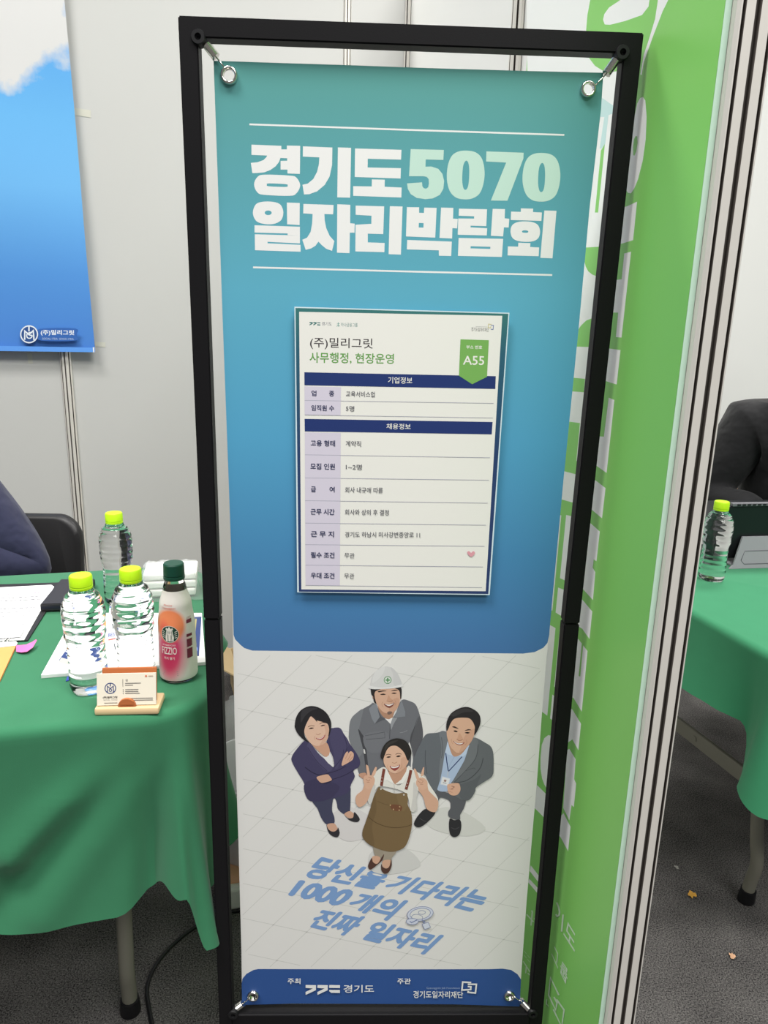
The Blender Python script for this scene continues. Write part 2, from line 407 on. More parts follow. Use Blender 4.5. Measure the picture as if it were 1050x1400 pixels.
# ------------------------------------------------------------------ green graphic board on the side wall
PB = Plane(CORNER+SN*(BT+0.001), SD, (0, 0, 1), SN)
def board():
    t = thing('graphic_board', CORNER+SD*1.5, 'tall green and white lettered graphic board on the side wall right of the black frame', 'sign board')
    inv = Matrix.Translation(-t.location)
    a0 = PB.uv(722, 60)[0]; a1 = PB.uv(935, 460)[0]
    green = mat('board_green', (135, 206, 104), rough=0.38, spec=0.4)
    white = mat('board_white', (240, 242, 239), rough=0.38, spec=0.4)
    mint = mat('board_edge', (196, 226, 206), rough=0.5)  # pale board edge, with green bounce light put into its colour
    bm = bmesh.new()
    c = PB.at((a0+a1)/2, 1.235, -BT/2-0.0003)
    add_box(bm, c-Vector(t.location), (a1-a0, BT, 2.44), Matrix.Rotation(math.atan2(SD.y, SD.x), 3, 'Z'))
    bmobj('panel', bm, mint, t)
    A = Art(PB, step=3e-5)
    A.raw([[(a0, 0.02), (a1, 0.02), (a1, 2.45), (a0, 2.45)]], green)
    cA, cB, cC, cD, cE = crop(690, 0, 3.889), crop(750, 330, 4.83), crop(730, 600, 4.83), crop(710, 860, 4.825), crop(700, 1130, 5.185)
    c7 = crop(700, 0, 3.0)
    def W(tf, pts, m=white, sm=False, bump=False):
        A.tf = tf; A.poly(pts, m, smooth=sm, bump=bump); A.tf = None
    A.d += 3e-5
    x0 = 110
    W(cA, [(x0, -900), (470, -900), (462, -300), (455, 0), (440, 80), (433, 160), (438, 250), (450, 310), (480, 350), (520, 375), (575, 382), (640, 372), (672, 400), (640, 640), (600, 900), (565, 1160), (531, 1310), (434, 1316), (300, 1318), (128, 1300)])
    W(cA, [(770, 0), (765, 35), (730, 80), (640, 112), (560, 132), (532, 130), (523, 105), (530, 75), (555, 40), (600, 10), (660, -30), (770, -60)])
    W(cA, [(815, -60), (890, -60), (870, 0), (840, 60), (790, 190), (740, 330), (728, 400), (722, 395), (740, 290), (770, 200), (800, 100), (815, 0)])
    W(cA, [(735, 515), (748, 535), (755, 620), (750, 740), (735, 850), (710, 950), (690, 1000), (672, 1028), (655, 1025), (640, 1000), (670, 800), (690, 620), (705, 550), (720, 522)])
    W(c7, [(513, 827), (475, 845), (440, 855), (430, 1005), (455, 998), (497, 985)])
    W(cB, [(545, 68), (500, 80), (483, 250), (420, 258), (400, 470), (460, 470), (445, 632), (482, 635)])
    W(cB, [(475, 718), (405, 708), (380, 700), (360, 915), (385, 925), (450, 945)])
    W(cC, [(531, -257), (494, -272), (462, -14), (400, -20), (385, 170), (416, 180), (480, 225)])
    W(cC, [(473, 325), (408, 275), (380, 265), (360, 465), (385, 470), (450, 525)])
    W(cC, [(435, 612), (375, 558), (350, 550), (310, 990), (325, 993), (390, 1065), (405, 880), (388, 850), (395, 795), (413, 808)])
    W(cC, [(385, 1140), (320, 1062), (300, 1050), (280, 1230), (320, 1255), (367, 1322)])
    W(cD, [(450, 145), (385, 60), (340, 450), (358, 455), (412, 545)])
    W(cD, [(407, 625), (350, 530), (335, 520), (320, 750), (350, 728), (390, 800)])
    W(cD, [(372, 860), (330, 790), (315, 800), (290, 1180), (330, 1262), (345, 1160), (360, 1175), (375, 1020), (362, 990)])
    W(cE, [(415, 2), (365, -95), (335, -60), (330, 60), (347, 80), (398, 175)])
    W(cB, [(200, 100), (235, 120), (245, 165), (262, 198), (290, 220), (330, 235), (380, 240), (350, 490), (300, 503), (250, 522), (215, 555), (195, 585), (170, 640)])
    W(cB, [(183, 695), (283, 698), (320, 700), (300, 990), (233, 990), (241, 908), (160, 900), (140, 900)])
    W(cB, [(150, 990), (252, 998), (300, 1000), (250, 1456), (213, 1456), (183.5, 1449), (208, 1200), (133, 1190), (105, 1188)])
    W(cC, [(197, 213), (292, 238), (330, 245), (310, 430), (272, 425), (182, 400), (160, 395)])
    W(cC, [(168, 503), (181, 505), (122, 1135), (112, 1130), (90, 1130), (120, 900)])
    W(cC, [(213, 502), (265, 515), (300, 520), (260, 950), (220, 942), (172, 920)])
    W(cC, [(160, 982), (215, 1003), (250, 1015), (230, 1190), (195, 1178), (143, 1147)])
    W(cD, [(239, -6), (185, 572), (153, 548), (120, 530), (150, -45), (201, -28)])
    W(cD, [(268, -9), (290, 0), (310, 5), (270, 395), (230, 380)])
    W(cD, [(218, 432), (250, 455), (290, 480), (260, 620), (235, 612), (203, 590)])
    W(cD, [(225, 705), (190, 700), (165, 720), (148, 765), (140, 850), (140, 920), (150, 985), (165, 1025), (195, 1075), (240, 1110), (270, 720)])
    W(cD, [(118, 1030), (193, 1105), (230, 1130), (210, 1290), (180, 1260), (105, 1185), (75, 1155), (90, 1005)])
    W(cE, [(133, 275), (195, 355), (190, 398), (125, 315)]); W(cE, [(122, 370), (187, 440), (182, 475), (115, 395)])
    # second layer: green and pale teal inside the white
    teal = mat('board_pale_teal', (196, 226, 224), rough=0.4)
    A.d += 3e-5
    W(cA, [(505, 515), (525, 525), (600, 578), (595, 597), (552, 612), (535, 765), (515, 790), (505, 790), (530, 622), (500, 622)], teal)
    W(cA, [(512, 800), (533, 765), (497, 1130), (480, 1130)], green)
    W(cA, [(697, 722), (705, 726), (707, 760), (700, 805), (690, 828), (684, 825), (683, 780), (688, 740)], green)
    W(cD, [(424, 78), (402, 315), (392, 308), (414, 78)], green)
    # small credit lettering near the floor
    fine = mat('board_lettering', (205, 228, 198), rough=0.4)
    A.tf = cE
    A.line([(138, 596), (145, 603), (135, 702)], 10, fine); A.line([(104, 622), (152, 676)], 9, fine)
    A.line([(158, 650), (186, 690)], 7, fine); A.line([(162, 682), (184, 715)], 7, fine); A.line([(165, 720), (180, 755)], 9, fine)
    A.line([(80, 955), (128, 1030)], 7, fine); A.line([(104, 985), (98, 1040)], 8, fine); A.line([(112, 1040), (138, 1060), (135, 1100)], 7, fine); A.line([(147, 1060), (143, 1110)], 7, fine)
    for yy in (880, 910): A.line([(85, yy), (104, yy+22)], 3, fine); A.line([(110, yy+30), (128, yy+52)], 3, fine)
    A.line([(318, 538), (332, 570), (339, 605), (335, 630), (322, 636), (312, 622)], 11, fine)
    A.line([(364, 624), (354, 745)], 12, fine)
    A.text('도', (390, 662), (458, 775), (366, 765), (446, 890), fine, 0.012)
    A.text('그', (300, 840), (334, 910), (282, 905), (328, 1012), fine, 0.012)
    A.text('룹', (352, 945), (402, 1020), (338, 1022), (390, 1132), fine, 0.02)
    A.line([(335, 1196), (275, 1070), (262, 1195), (312, 1300), (322, 1250), (300, 1208)], 11, fine)
    A.line([(318, 1225), (372, 1300), (355, 1420), (296, 1296)], 11, fine)
    A.line([(250, 1225), (246, 1262)], 6, fine); A.line([(247, 1255), (262, 1275)], 5, fine)
    A.tf = None
    A.build('printed_face', t, warp=lambda v: v-Vector(t.location))
board()

# ------------------------------------------------------------------ black frame stand
YF = -0.0536                                         # front face of the frame
YB = YF+0.012                                        # plane of the hanging banner inside the frame
def stand():
    t = thing('banner_stand', (0, 0, 0), 'tall black square tube steel frame holding the teal banner by springs', 'banner stand')
    TW = 0.0233; TD = 0.0228
    xl = [(-0.2881, 1.6713), (-0.2862, 0.879), (-0.2881, 0.0)]
    xr = [(0.2857, 1.6713), (0.2781, 0.8828), (0.2823, 0.0)]
    def side(name, pts, sgn, za, zb):
        bm = bmesh.new()
        def xat(z):
            for (x0, z0), (x1, z1) in zip(pts, pts[1:]):
                if z1 <= z <= z0: return x1+(x0-x1)*(z-z1)/(z0-z1)
            return pts[0][0]
        zs = [za, zb]
        r = []
        for z in zs:
            x = xat(z); xi = x-sgn*TW
            r.append([bm.verts.new((x, YF, z)), bm.verts.new((xi, YF, z)), bm.verts.new((xi, YF+TD, z)), bm.verts.new((x, YF+TD, z))])
        for k in range(4): bm.faces.new((r[0][k], r[0][(k+1) % 4], r[1][(k+1) % 4], r[1][k]))
        bm.faces.new(r[0]); bm.faces.new(r[1])
        bmesh.ops.recalc_face_normals(bm, faces=bm.faces)
        bmesh.ops.bevel(bm, geom=list(bm.edges), offset=0.0018, segments=2, affect='EDGES')
        return bmobj(name, bm, M_black_steel, t)
    def cut(pts, z):
        for (x0, z0), (x1, z1) in zip(pts, pts[1:]):
            if z1 <= z <= z0: return x1+(x0-x1)*(z-z1)/(z0-z1)
        return pts[0][0]
    def welded(name, poly):
        bm = bmesh.new()
        f = [bm.verts.new((x, YF, z)) for x, z in poly]; k = [bm.verts.new((x, YF+TD, z)) for x, z in poly]
        bm.faces.new(f); bm.faces.new(k[::-1]); n = len(poly)
        for i in range(n): bm.faces.new((f[i], k[i], k[(i+1) % n], f[(i+1) % n]))
        bmesh.ops.recalc_face_normals(bm, faces=bm.faces)
        bmesh.ops.bevel(bm, geom=list(bm.edges), offset=0.0016, segments=2, affect='EDGES')
        return bmobj(name, bm, M_black_steel, t)
    zj = 0.8814; zt = 1.6708
    welded('upper_frame', [(cut(xl, zj), zj), (xl[0][0], zt), (xr[0][0], zt), (cut(xr, zj), zj), (cut(xr, zj)-TW, zj), (xr[0][0]-TW, zt-TW), (xl[0][0]+TW, zt-TW), (cut(xl, zj)+TW, zj)])
    zj2 = 0.8802
    side('lower_post', xl, -1, 0.012, zj2); side('lower_post', xr, 1, 0.012, zj2)
    def hbar(name, x0, x1, z0, z1):
        bm = bmesh.new(); add_box(bm, ((x0+x1)/2, YF+TD/2, (z0+z1)/2), (x1-x0, TD, z1-z0), bev=0.0018); return bmobj(name, bm, M_black_steel, t)
    hbar('bottom_rail', -0.2646, 0.2588, 0.1148, 0.1381)
    for x in (-0.2765, 0.2707):
        bm = bmesh.new(); add_box(bm, (x, YF+0.0115, 0.006), (0.03, 0.20, 0.012), bev=0.002); bmobj('foot', bm, M_black_steel, t)
    # tension hooks in the four corners
    for (bx, s0, s1, g) in (((273, 54), (283, 62), (295.5, 78), (309, 95)), ((848, 75), (841.5, 83), (829, 101), (812, 119)), ((320, 1381), (323.5, 1378.5), (332.5, 1371.5), (341, 1364)), ((727, 1380), (722, 1378.5), (712.5, 1368.5), (702, 1362))):
        b, p0, p1, pg = [on_y(u, v, YB-0.004) for u, v in (bx, s0, s1, g)]
        bm = bmesh.new()
        M = Matrix.Translation(b+Vector((0, -0.003, 0))) @ Matrix.Rotation(PI/2, 4, 'X')
        add_lathe(bm, [(0.0040, 0.008), (0.0080, 0.008), (0.0088, 0.006), (0.0088, -0.008), (0.0040, -0.008), (0.0040, 0.008)], 20, M=M)
        c = bmobj('corner_bracket', bm, M_blackplastic, t, smooth=True, angle=40)
        bm = bmesh.new()
        d = (p1-p0); pts = []; rr = []
        N = 22
        for i in range(N+1):
            pts.append(p0+d*(i/N)); rr.append(0.0058-(0.0007 if i % 2 else 0))
        add_tube(bm, pts, rr, 14)
        s = bmobj('tension_spring', bm, M_chrome, t, smooth=True, angle=50)
        bm = bmesh.new(); add_tube(bm, [b, b.lerp(p0, 0.6)+Vector((0, -0.003, 0)), p0], 0.0016, 8); add_tube(bm, [p1, p1.lerp(pg, .5)+Vector((0, -0.0012, 0)), pg], 0.0009, 8)
        bmobj('wire_hook', bm, M_chrome, s, smooth=True)
stand()

# ------------------------------------------------------------------ the hanging banner and its print
PBN = Plane((0, YB, 0), (1, 0, 0), (0, 0, 1), (0, -1, 0))
def ell(c, r, r2=None, n=20): return [(c[0]+r*math.cos(2*PI*i/n), c[1]+(r2 or r)*math.sin(2*PI*i/n)) for i in range(n)]
GROM = [((313.5, 103.5), 12.2, 13.0), ((803.8, 122.3), 11.0, 13.6), ((346.3, 1360.3), 8.2, 7.0), ((696.3, 1360.2), 7.8, 7.0)]
LEFT = [(292, 83), (304.5, 440), (312, 640), (317, 780), (321, 1000), (326, 1150), (330, 1300), (331, 1374)]
RIGHT_E = [(825, 99.5), (821.7, 150), (806, 285), (792, 440), (770, 660), (752, 853), (747, 901), (741, 974), (733.8, 1073), (728.7, 1130), (720, 1232), (712.5, 1334), (710.5, 1376)]
def xl_at(y):
    for (x0, y0), (x1, y1) in zip(LEFT, LEFT[1:]):
        if y0 <= y <= y1: return x0+(x1-x0)*(y-y0)/(y1-y0)
    return LEFT[-1][0] if y > 700 else LEFT[0][0]
def xr_at(y):
    for (x0, y0), (x1, y1) in zip(RIGHT_E, RIGHT_E[1:]):
        if y0 <= y <= y1: return x0+(x1-x0)*(y-y0)/(y1-y0)
    return RIGHT_E[-1][0] if y > 700 else RIGHT_E[0][0]

def people(A, white):
    S = True
    def P(pts, c, sm=True): A.poly(pts, ink(*c), smooth=sm)
    def L(pts, w, c, cl=False): A.line(catmull(pts, 4, cl) if len(pts) > 2 else pts, w, ink(*c), closed=False)
    # soft cast on the printed floor
    A.tf = crop(380, 890, 3.28125)
    P([(215, 760), (330, 700), (470, 790), (420, 830), (300, 850)], (216, 213, 211)); P([(660, 740), (780, 700), (930, 790), (850, 830), (700, 800)], (213, 213, 207)); P([(420, 900), (560, 880), (640, 960), (520, 1000), (420, 985)], (210, 210, 206))
    # ---- man in helmet
    A.tf = crop(470, 900, 8.75)
    P([(80, 740), (150, 655), (300, 565), (370, 540), (480, 700), (560, 720), (620, 660), (690, 500), (800, 515), (865, 560), (910, 680), (940, 820), (945, 950), (900, 1060), (850, 1170), (820, 1420), (250, 1430), (180, 1370), (150, 1250), (115, 1100), (65, 980), (62, 880)], (112, 114, 119))
    P([(905, 690), (940, 820), (945, 950), (900, 1060), (850, 1180), (825, 1100), (795, 1000), (805, 900), (860, 800)], (92, 93, 97))
    P([(80, 740), (150, 655), (230, 610), (200, 760), (180, 900), (230, 1100), (150, 1200), (115, 1100), (65, 980), (62, 880)], (124, 127, 131))
    P([(172, 845), (215, 900), (255, 970), (275, 1130), (292, 1330), (262, 1300), (232, 1100), (200, 960)], (72, 73, 77))
    P([(795, 960), (850, 800), (890, 690), (845, 840), (812, 960), (800, 1020)], (78, 79, 83))
    P([(784, 1005), (806, 1070), (826, 1200), (818, 1320), (802, 1310), (806, 1190), (795, 1100), (776, 1040)], (228, 227, 223))
    P([(236, 1085), (252, 1095), (258, 1140), (240, 1130)], (215, 214, 212))
    P([(240, 920), (480, 870), (545, 960), (520, 1100), (300, 1120)], (117, 119, 124))
    L([(255, 925), (370, 905), (488, 880)], 7, (88, 89, 94)); L([(488, 880), (492, 950)], 6, (92, 93, 98)); L([(262, 968), (380, 960), (492, 950)], 7, (92, 93, 98)); L([(556, 790), (552, 870), (548, 960)], 8, (84, 85, 90))
    L([(670, 890), (720, 880), (760, 860)], 5, (150, 152, 156))
    P([(405, 560), (450, 600), (600, 600), (625, 580), (590, 690), (585, 715), (540, 728), (480, 705), (430, 640)], (178, 138, 114))
    P([(490, 718), (540, 728), (585, 706), (560, 785), (520, 745)], (232, 231, 230), False)
    P([(300, 602), (340, 560), (388, 540), (410, 600), (462, 738), (372, 782), (335, 720)], (134, 138, 144), False)
    P([(372, 782), (462, 738), (505, 730), (450, 700), (400, 590), (430, 700)], (90, 92, 97), False)
    P([(692, 500), (735, 640), (735, 695), (630, 708), (600, 690), (645, 610)], (130, 134, 140), False)
    P([(585, 705), (640, 712), (600, 780), (565, 860), (556, 790)], (150, 153, 157), False)
    P([(345, 425), (368, 420), (378, 500), (365, 505), (345, 470)], (188, 146, 122))
    P([(362, 380), (440, 362), (560, 355), (682, 362), (680, 440), (668, 530), (630, 610), (575, 650), (525, 658), (470, 640), (415, 580), (382, 510), (366, 450)], (213, 173, 148))
    P([(560, 520), (640, 470), (668, 520), (630, 610), (575, 650), (540, 640)], (203, 160, 135))
    P([(323, 362), (345, 350), (440, 366), (385, 390), (368, 420), (372, 470), (388, 540), (360, 515), (350, 455), (330, 430)], (48, 45, 45))
    P([(600, 352), (684, 345), (690, 460), (676, 482), (668, 400), (640, 368)], (48, 45, 45))
    P([(410, 392), (470, 383), (512, 390), (465, 396), (420, 405)], (62, 52, 48)); P([(565, 388), (610, 375), (650, 380), (610, 388)], (62, 52, 48))
    P([(435, 432), (470, 420), (503, 430), (470, 437)], (58, 44, 40)); P([(570, 418), (600, 408), (635, 416), (603, 424)], (58, 44, 40))
    P([(518, 505), (535, 440), (555, 470), (585, 500), (552, 520)], (200, 156, 130)); L([(512, 505), (545, 520), (585, 504)], 5, (160, 112, 92))
    P([(480, 542), (540, 552), (605, 528), (585, 570), (545, 592), (505, 575)], (128, 78, 68)); P([(492, 546), (540, 554), (598, 536), (575, 556), (535, 568)], (238, 234, 230))
    L([(468, 520), (455, 545), (470, 580)], 4, (184, 140, 116)); L([(612, 500), (622, 530), (610, 560)], 4, (178, 134, 110))
    P([(520, 645), (545, 632), (580, 640), (560, 664), (530, 668)], (120, 100, 92))
    P([(298, 348), (318, 325), (332, 240), (370, 170), (430, 118), (490, 96), (560, 104), (620, 148), (665, 220), (690, 308), (708, 318), (702, 335), (640, 350), (560, 360), (480, 364), (380, 368), (310, 360)], (212, 212, 210))
    P([(560, 104), (620, 148), (665, 220), (690, 308), (600, 320), (590, 200)], (204, 204, 203)); P([(370, 170), (430, 118), (490, 98), (470, 180), (400, 260), (340, 290)], (220, 220, 218))
    P([(298, 348), (318, 328), (420, 345), (560, 340), (690, 312), (708, 320), (702, 336), (640, 350), (560, 360), (480, 364), (380, 368), (310, 360)], (226, 226, 224))
    A.disc((525, 258), 46, ink(86, 140, 92)); A.disc((525, 258), 38, ink(214, 222, 212))
    P([(518, 232), (533, 232), (533, 251), (551, 251), (551, 266), (533, 266), (533, 285), (518, 285), (518, 266), (500, 266), (500, 251), (518, 251)], (86, 140, 92), False)
    A.tf = crop(390, 950, 7.0)
    P([(705, 755), (770, 745), (790, 800), (745, 800), (715, 780)], (196, 152, 128))
    # ---- woman in navy suit
    P([(262, 1000), (440, 970), (480, 960), (610, 880), (625, 940), (615, 1130), (560, 1138), (505, 1090), (495, 1040), (478, 992), (458, 1000), (448, 1100), (470, 1170), (465, 1228), (400, 1238), (350, 1185), (310, 1090)], (68, 70, 92))
    P([(400, 1240), (468, 1228), (500, 1275), (490, 1300), (430, 1300)], (206, 164, 140)); P([(394, 1238), (415, 1285), (460, 1308), (498, 1285), (505, 1265), (521, 1320), (497, 1360), (440, 1342), (408, 1300)], (50, 48, 52))
    P([(565, 1138), (618, 1110), (660, 1140), (650, 1172), (605, 1175)], (206, 164, 140)); P([(558, 1138), (600, 1178), (648, 1172), (660, 1120), (700, 1160), (712, 1195), (680, 1216), (612, 1196)], (50, 48, 52))
    P([(60, 602), (100, 530), (190, 432), (240, 462), (320, 560), (456, 690), (458, 600), (420, 520), (396, 460), (430, 330), (470, 316), (520, 314), (560, 370), (620, 468), (690, 570), (716, 640), (700, 690), (652, 722), (665, 780), (632, 850), (600, 930), (500, 975), (430, 990), (340, 1010), (265, 1018), (200, 970), (183, 850), (120, 740), (75, 660)], (70, 66, 96))
    P([(440, 330), (520, 314), (560, 370), (610, 460), (560, 560), (500, 700), (470, 680), (465, 560), (430, 450)], (78, 74, 104))
    P([(240, 462), (320, 560), (450, 690), (400, 730), (300, 640), (210, 500)], (80, 76, 106)); L([(215, 500), (300, 630), (400, 725)], 5, (52, 48, 74)); L([(470, 690), (540, 600), (560, 520)], 5, (54, 50, 78))
    P([(185, 850), (300, 800), (340, 845), (420, 830), (520, 880), (430, 990), (265, 1018), (200, 970)], (64, 60, 88))
    L([(190, 690), (260, 740), (340, 765), (420, 745)], 8, (48, 45, 68)); L([(330, 840), (390, 845), (450, 815)], 8, (46, 43, 64)); L([(440, 810), (560, 770), (660, 715)], 6, (50, 46, 72)); L([(420, 745), (500, 720), (580, 680)], 6, (50, 46, 72)); L([(560, 380), (590, 480), (575, 560)], 5, (54, 50, 78))
    P([(300, 786), (345, 768), (402, 758), (425, 775), (445, 812), (400, 830), (350, 840), (322, 822)], (213, 170, 145))
    P([(540, 672), (556, 600), (580, 550), (600, 540), (602, 556), (622, 538), (640, 542), (655, 562), (652, 600), (640, 622), (605, 645), (575, 662)], (216, 174, 150)); L([(602, 556), (575, 610)], 4, (176, 130, 108)); L([(632, 560), (598, 622)], 4, (176, 130, 108)); L([(650, 585), (610, 632)], 4, (176, 130, 108))
    P([(235, 440), (300, 470), (395, 455), (428, 540), (415, 580), (390, 592), (345, 560), (280, 500)], (204, 160, 134))
    P([(342, 570), (370, 588), (395, 592), (418, 575), (428, 540), (450, 610), (460, 690), (410, 650)], (226, 226, 225), False)
    P([(182, 340), (215, 250), (240, 205), (310, 225), (395, 265), (420, 330), (412, 400), (375, 460), (310, 486), (250, 465), (205, 410)], (224, 188, 164))
    P([(370, 280), (405, 290), (418, 340), (408, 400), (375, 455), (330, 480), (360, 420), (385, 350)], (214, 174, 150))
    P([(92, 280), (108, 205), (155, 140), (235, 105), (320, 118), (390, 165), (430, 230), (441, 290), (430, 360), (412, 395), (420, 330), (408, 278), (350, 255), (300, 240), (250, 202), (225, 232), (195, 290), (182, 350), (190, 400), (228, 452), (180, 428), (125, 375), (96, 320)], (42, 41, 44))
    P([(250, 200), (290, 215), (305, 258), (285, 235)], (52, 48, 50)); P([(160, 150), (230, 120), (310, 130), (250, 150), (190, 200), (150, 260)], (58, 57, 60))
    P([(225, 322), (248, 310), (274, 314), (250, 324)], (58, 42, 40)); L([(218, 305), (245, 292), (280, 296)], 5, (96, 72, 62)); P([(338, 296), (358, 284), (382, 286), (360, 296)], (58, 42, 40)); L([(330, 276), (355, 262), (388, 266)], 5, (96, 72, 62))
    L([(295, 372), (318, 378), (338, 364)], 4, (176, 128, 106)); P([(292, 408), (335, 412), (382, 378), (372, 408), (340, 430), (310, 424)], (176, 92, 86)); P([(302, 411), (336, 414), (375, 386), (358, 406), (330, 420)], (240, 234, 230)); L([(285, 390), (278, 410), (288, 430)], 3, (196, 152, 128))
    # ---- man in grey suit
    A.tf = crop(560, 960, 7.37)
    P([(255, 870), (350, 900), (450, 930), (560, 975), (548, 1060), (510, 1130), (500, 1182), (400, 1155), (390, 1100), (412, 1060), (400, 990), (320, 958), (290, 990), (250, 1100), (165, 1068), (200, 960)], (92, 94, 98))
    P([(405, 1170), (450, 1185), (505, 1180), (521, 1240), (503, 1325), (455, 1356), (410, 1330), (396, 1250)], (48, 48, 50)); P([(160, 1072), (205, 1100), (258, 1104), (230, 1155), (150, 1230), (90, 1258), (45, 1232), (58, 1180), (110, 1110)], (48, 48, 50))
    L([(420, 1260), (460, 1275), (500, 1255)], 5, (80, 80, 82)); L([(100, 1165), (140, 1190), (170, 1200)], 5, (80, 80, 82))
    P([(352, 495), (380, 400), (600, 425), (545, 600), (440, 800), (380, 892), (272, 865), (325, 660)], (172, 190, 214))
    P([(352, 500), (368, 400), (395, 420), (448, 540), (375, 520)], (190, 206, 226), False); P([(600, 420), (570, 520), (535, 545), (470, 538), (520, 500)], (190, 206, 226), False)
    P([(388, 400), (430, 470), (520, 490), (575, 450), (520, 520), (455, 545), (420, 510)], (190, 148, 122))
    L([(450, 545), (400, 640), (385, 720)], 3, (150, 168, 194))
    A.line([(364, 508), (375, 600), (390, 695)], 9, ink(44, 58, 100)); A.line([(528, 545), (460, 620), (390, 695)], 9, ink(44, 58, 100)); A.line([(388, 690), (380, 745)], 9, ink(190, 196, 205))
    P([(326, 742), (410, 764), (390, 846), (308, 826)], (206, 214, 226), False); P([(332, 752), (402, 770), (386, 836), (316, 818)], (226, 226, 226), False); P([(348, 775), (372, 780), (366, 800), (344, 795)], (150, 120, 110), False); A.line([(335, 806), (370, 815)], 6, ink(120, 122, 128))
    P([(28, 640), (58, 520), (108, 415), (165, 322), (260, 306), (368, 296), (375, 400), (352, 520), (330, 660), (300, 800), (262, 900), (225, 880), (150, 720), (90, 700)], (104, 109, 114))
    P([(300, 306), (368, 296), (378, 400), (352, 520), (325, 690), (300, 800), (300, 640), (320, 460)], (118, 123, 128)); L([(160, 480), (158, 600), (175, 720)], 6, (78, 82, 86)); L([(320, 350), (335, 470), (320, 560)], 5, (82, 86, 90))
    P([(645, 352), (750, 398), (833, 470), (846, 650), (832, 740), (765, 790), (668, 855), (662, 892), (612, 970), (545, 985), (470, 950), (470, 930), (512, 880), (500, 815), (420, 812), (440, 780), (520, 640), (570, 540), (605, 420)], (102, 106, 109))
    P([(605, 420), (645, 352), (690, 400), (660, 560), (560, 700), (430, 812), (450, 770), (540, 610)], (114, 118, 121)); L([(690, 420), (665, 560), (560, 690), (450, 800)], 6, (76, 79, 82)); L([(560, 690), (640, 660), (660, 672)], 4, (80, 83, 86)); L([(450, 808), (560, 790), (650, 730), (715, 650), (740, 560)], 8, (72, 75, 78)); P([(510, 830), (640, 780), (720, 720), (690, 800), (668, 855), (612, 970), (545, 985), (500, 930)], (94, 98, 101))
    P([(378, 835), (405, 818), (450, 811), (498, 818), (511, 880), (480, 928), (425, 934), (390, 905)], (216, 172, 146)); L([(420, 842), (450, 850), (420, 870)], 5, (120, 80, 66)); L([(400, 870), (440, 878)], 4, (180, 134, 110)); L([(400, 895), (430, 905)], 4, (180, 134, 110))
    P([(372, 300), (395, 210), (440, 165), (540, 150), (610, 165), (655, 240), (648, 330), (612, 405), (560, 465), (495, 508), (440, 480), (395, 410)], (216, 175, 148))
    P([(560, 330), (650, 260), (646, 335), (612, 405), (560, 465), (500, 505), (520, 440)], (206, 162, 136))
    P([(372, 285), (374, 195), (415, 112), (495, 60), (580, 44), (660, 78), (705, 128), (713, 200), (690, 270), (650, 328), (655, 240), (612, 166), (540, 152), (455, 162), (415, 205), (390, 262)], (46, 44, 45)); P([(420, 120), (500, 70), (580, 60), (640, 90), (540, 100), (450, 140)], (60, 58, 59))
    P([(428, 244), (455, 240), (492, 264), (455, 256)], (50, 42, 40)); P([(552, 284), (590, 268), (622, 276), (590, 280)], (50, 42, 40)); P([(442, 286), (462, 280), (484, 294), (462, 298)], (48, 38, 36)); P([(555, 304), (580, 296), (606, 304), (580, 312)], (48, 38, 36))
    P([(480, 365), (500, 310), (520, 330), (535, 370), (505, 385)], (206, 162, 134)); L([(474, 366), (500, 384), (535, 372)], 5, (164, 114, 92)); P([(436, 384), (485, 408), (552, 402), (520, 428), (475, 422)], (150, 84, 74)); P([(445, 390), (487, 411), (540, 406), (510, 420), (475, 414)], (240, 236, 230)); L([(425, 365), (420, 390), (436, 415)], 3, (182, 136, 112)); L([(570, 375), (575, 405), (555, 430)], 3, (178, 130, 106))
    # ---- woman in apron
    A.tf = crop(480, 1000, 7.0)
    P([(215, 1095), (312, 1125), (310, 1175), (270, 1212), (232, 1190)], (156, 146, 130)); P([(318, 1130), (432, 1140), (392, 1200), (380, 1235), (310, 1235)], (160, 150, 134))
    P([(200, 1200), (240, 1185), (280, 1205), (255, 1260), (205, 1260)], (208, 166, 140)); P([(165, 1270), (198, 1205), (210, 1245), (255, 1258), (312, 1170), (300, 1225), (250, 1272), (190, 1316), (166, 1302)], (84, 58, 50))
    P([(305, 1232), (378, 1228), (368, 1290), (330, 1305), (300, 1280)], (208, 166, 140)); P([(288, 1262), (302, 1292), (335, 1308), (366, 1285), (384, 1218), (388, 1282), (360, 1342), (320, 1356), (290, 1322)], (84, 58, 50))
    P([(238, 380), (330, 340), (400, 480), (480, 500), (540, 330), (590, 360), (700, 430), (760, 520), (832, 640), (800, 690), (720, 640), (640, 560), (622, 640), (625, 738), (570, 755), (520, 585), (300, 520), (230, 560), (188, 690), (162, 660), (175, 560), (200, 470)], (228, 226, 217))
    P([(600, 480), (640, 560), (622, 640), (625, 738), (575, 752), (590, 620)], (208, 206, 200)); P([(180, 560), (230, 500), (225, 590), (190, 690), (165, 660)], (206, 205, 200)); L([(640, 560), (690, 610), (715, 700)], 4, (190, 188, 182))
    P([(50, 610), (110, 555), (140, 480), (215, 490), (192, 560), (162, 650), (120, 702), (75, 718), (46, 680)], (212, 170, 144)); P([(640, 540), (720, 500), (742, 560), (790, 610), (832, 660), (826, 740), (790, 768), (722, 732), (690, 625)], (212, 170, 144))
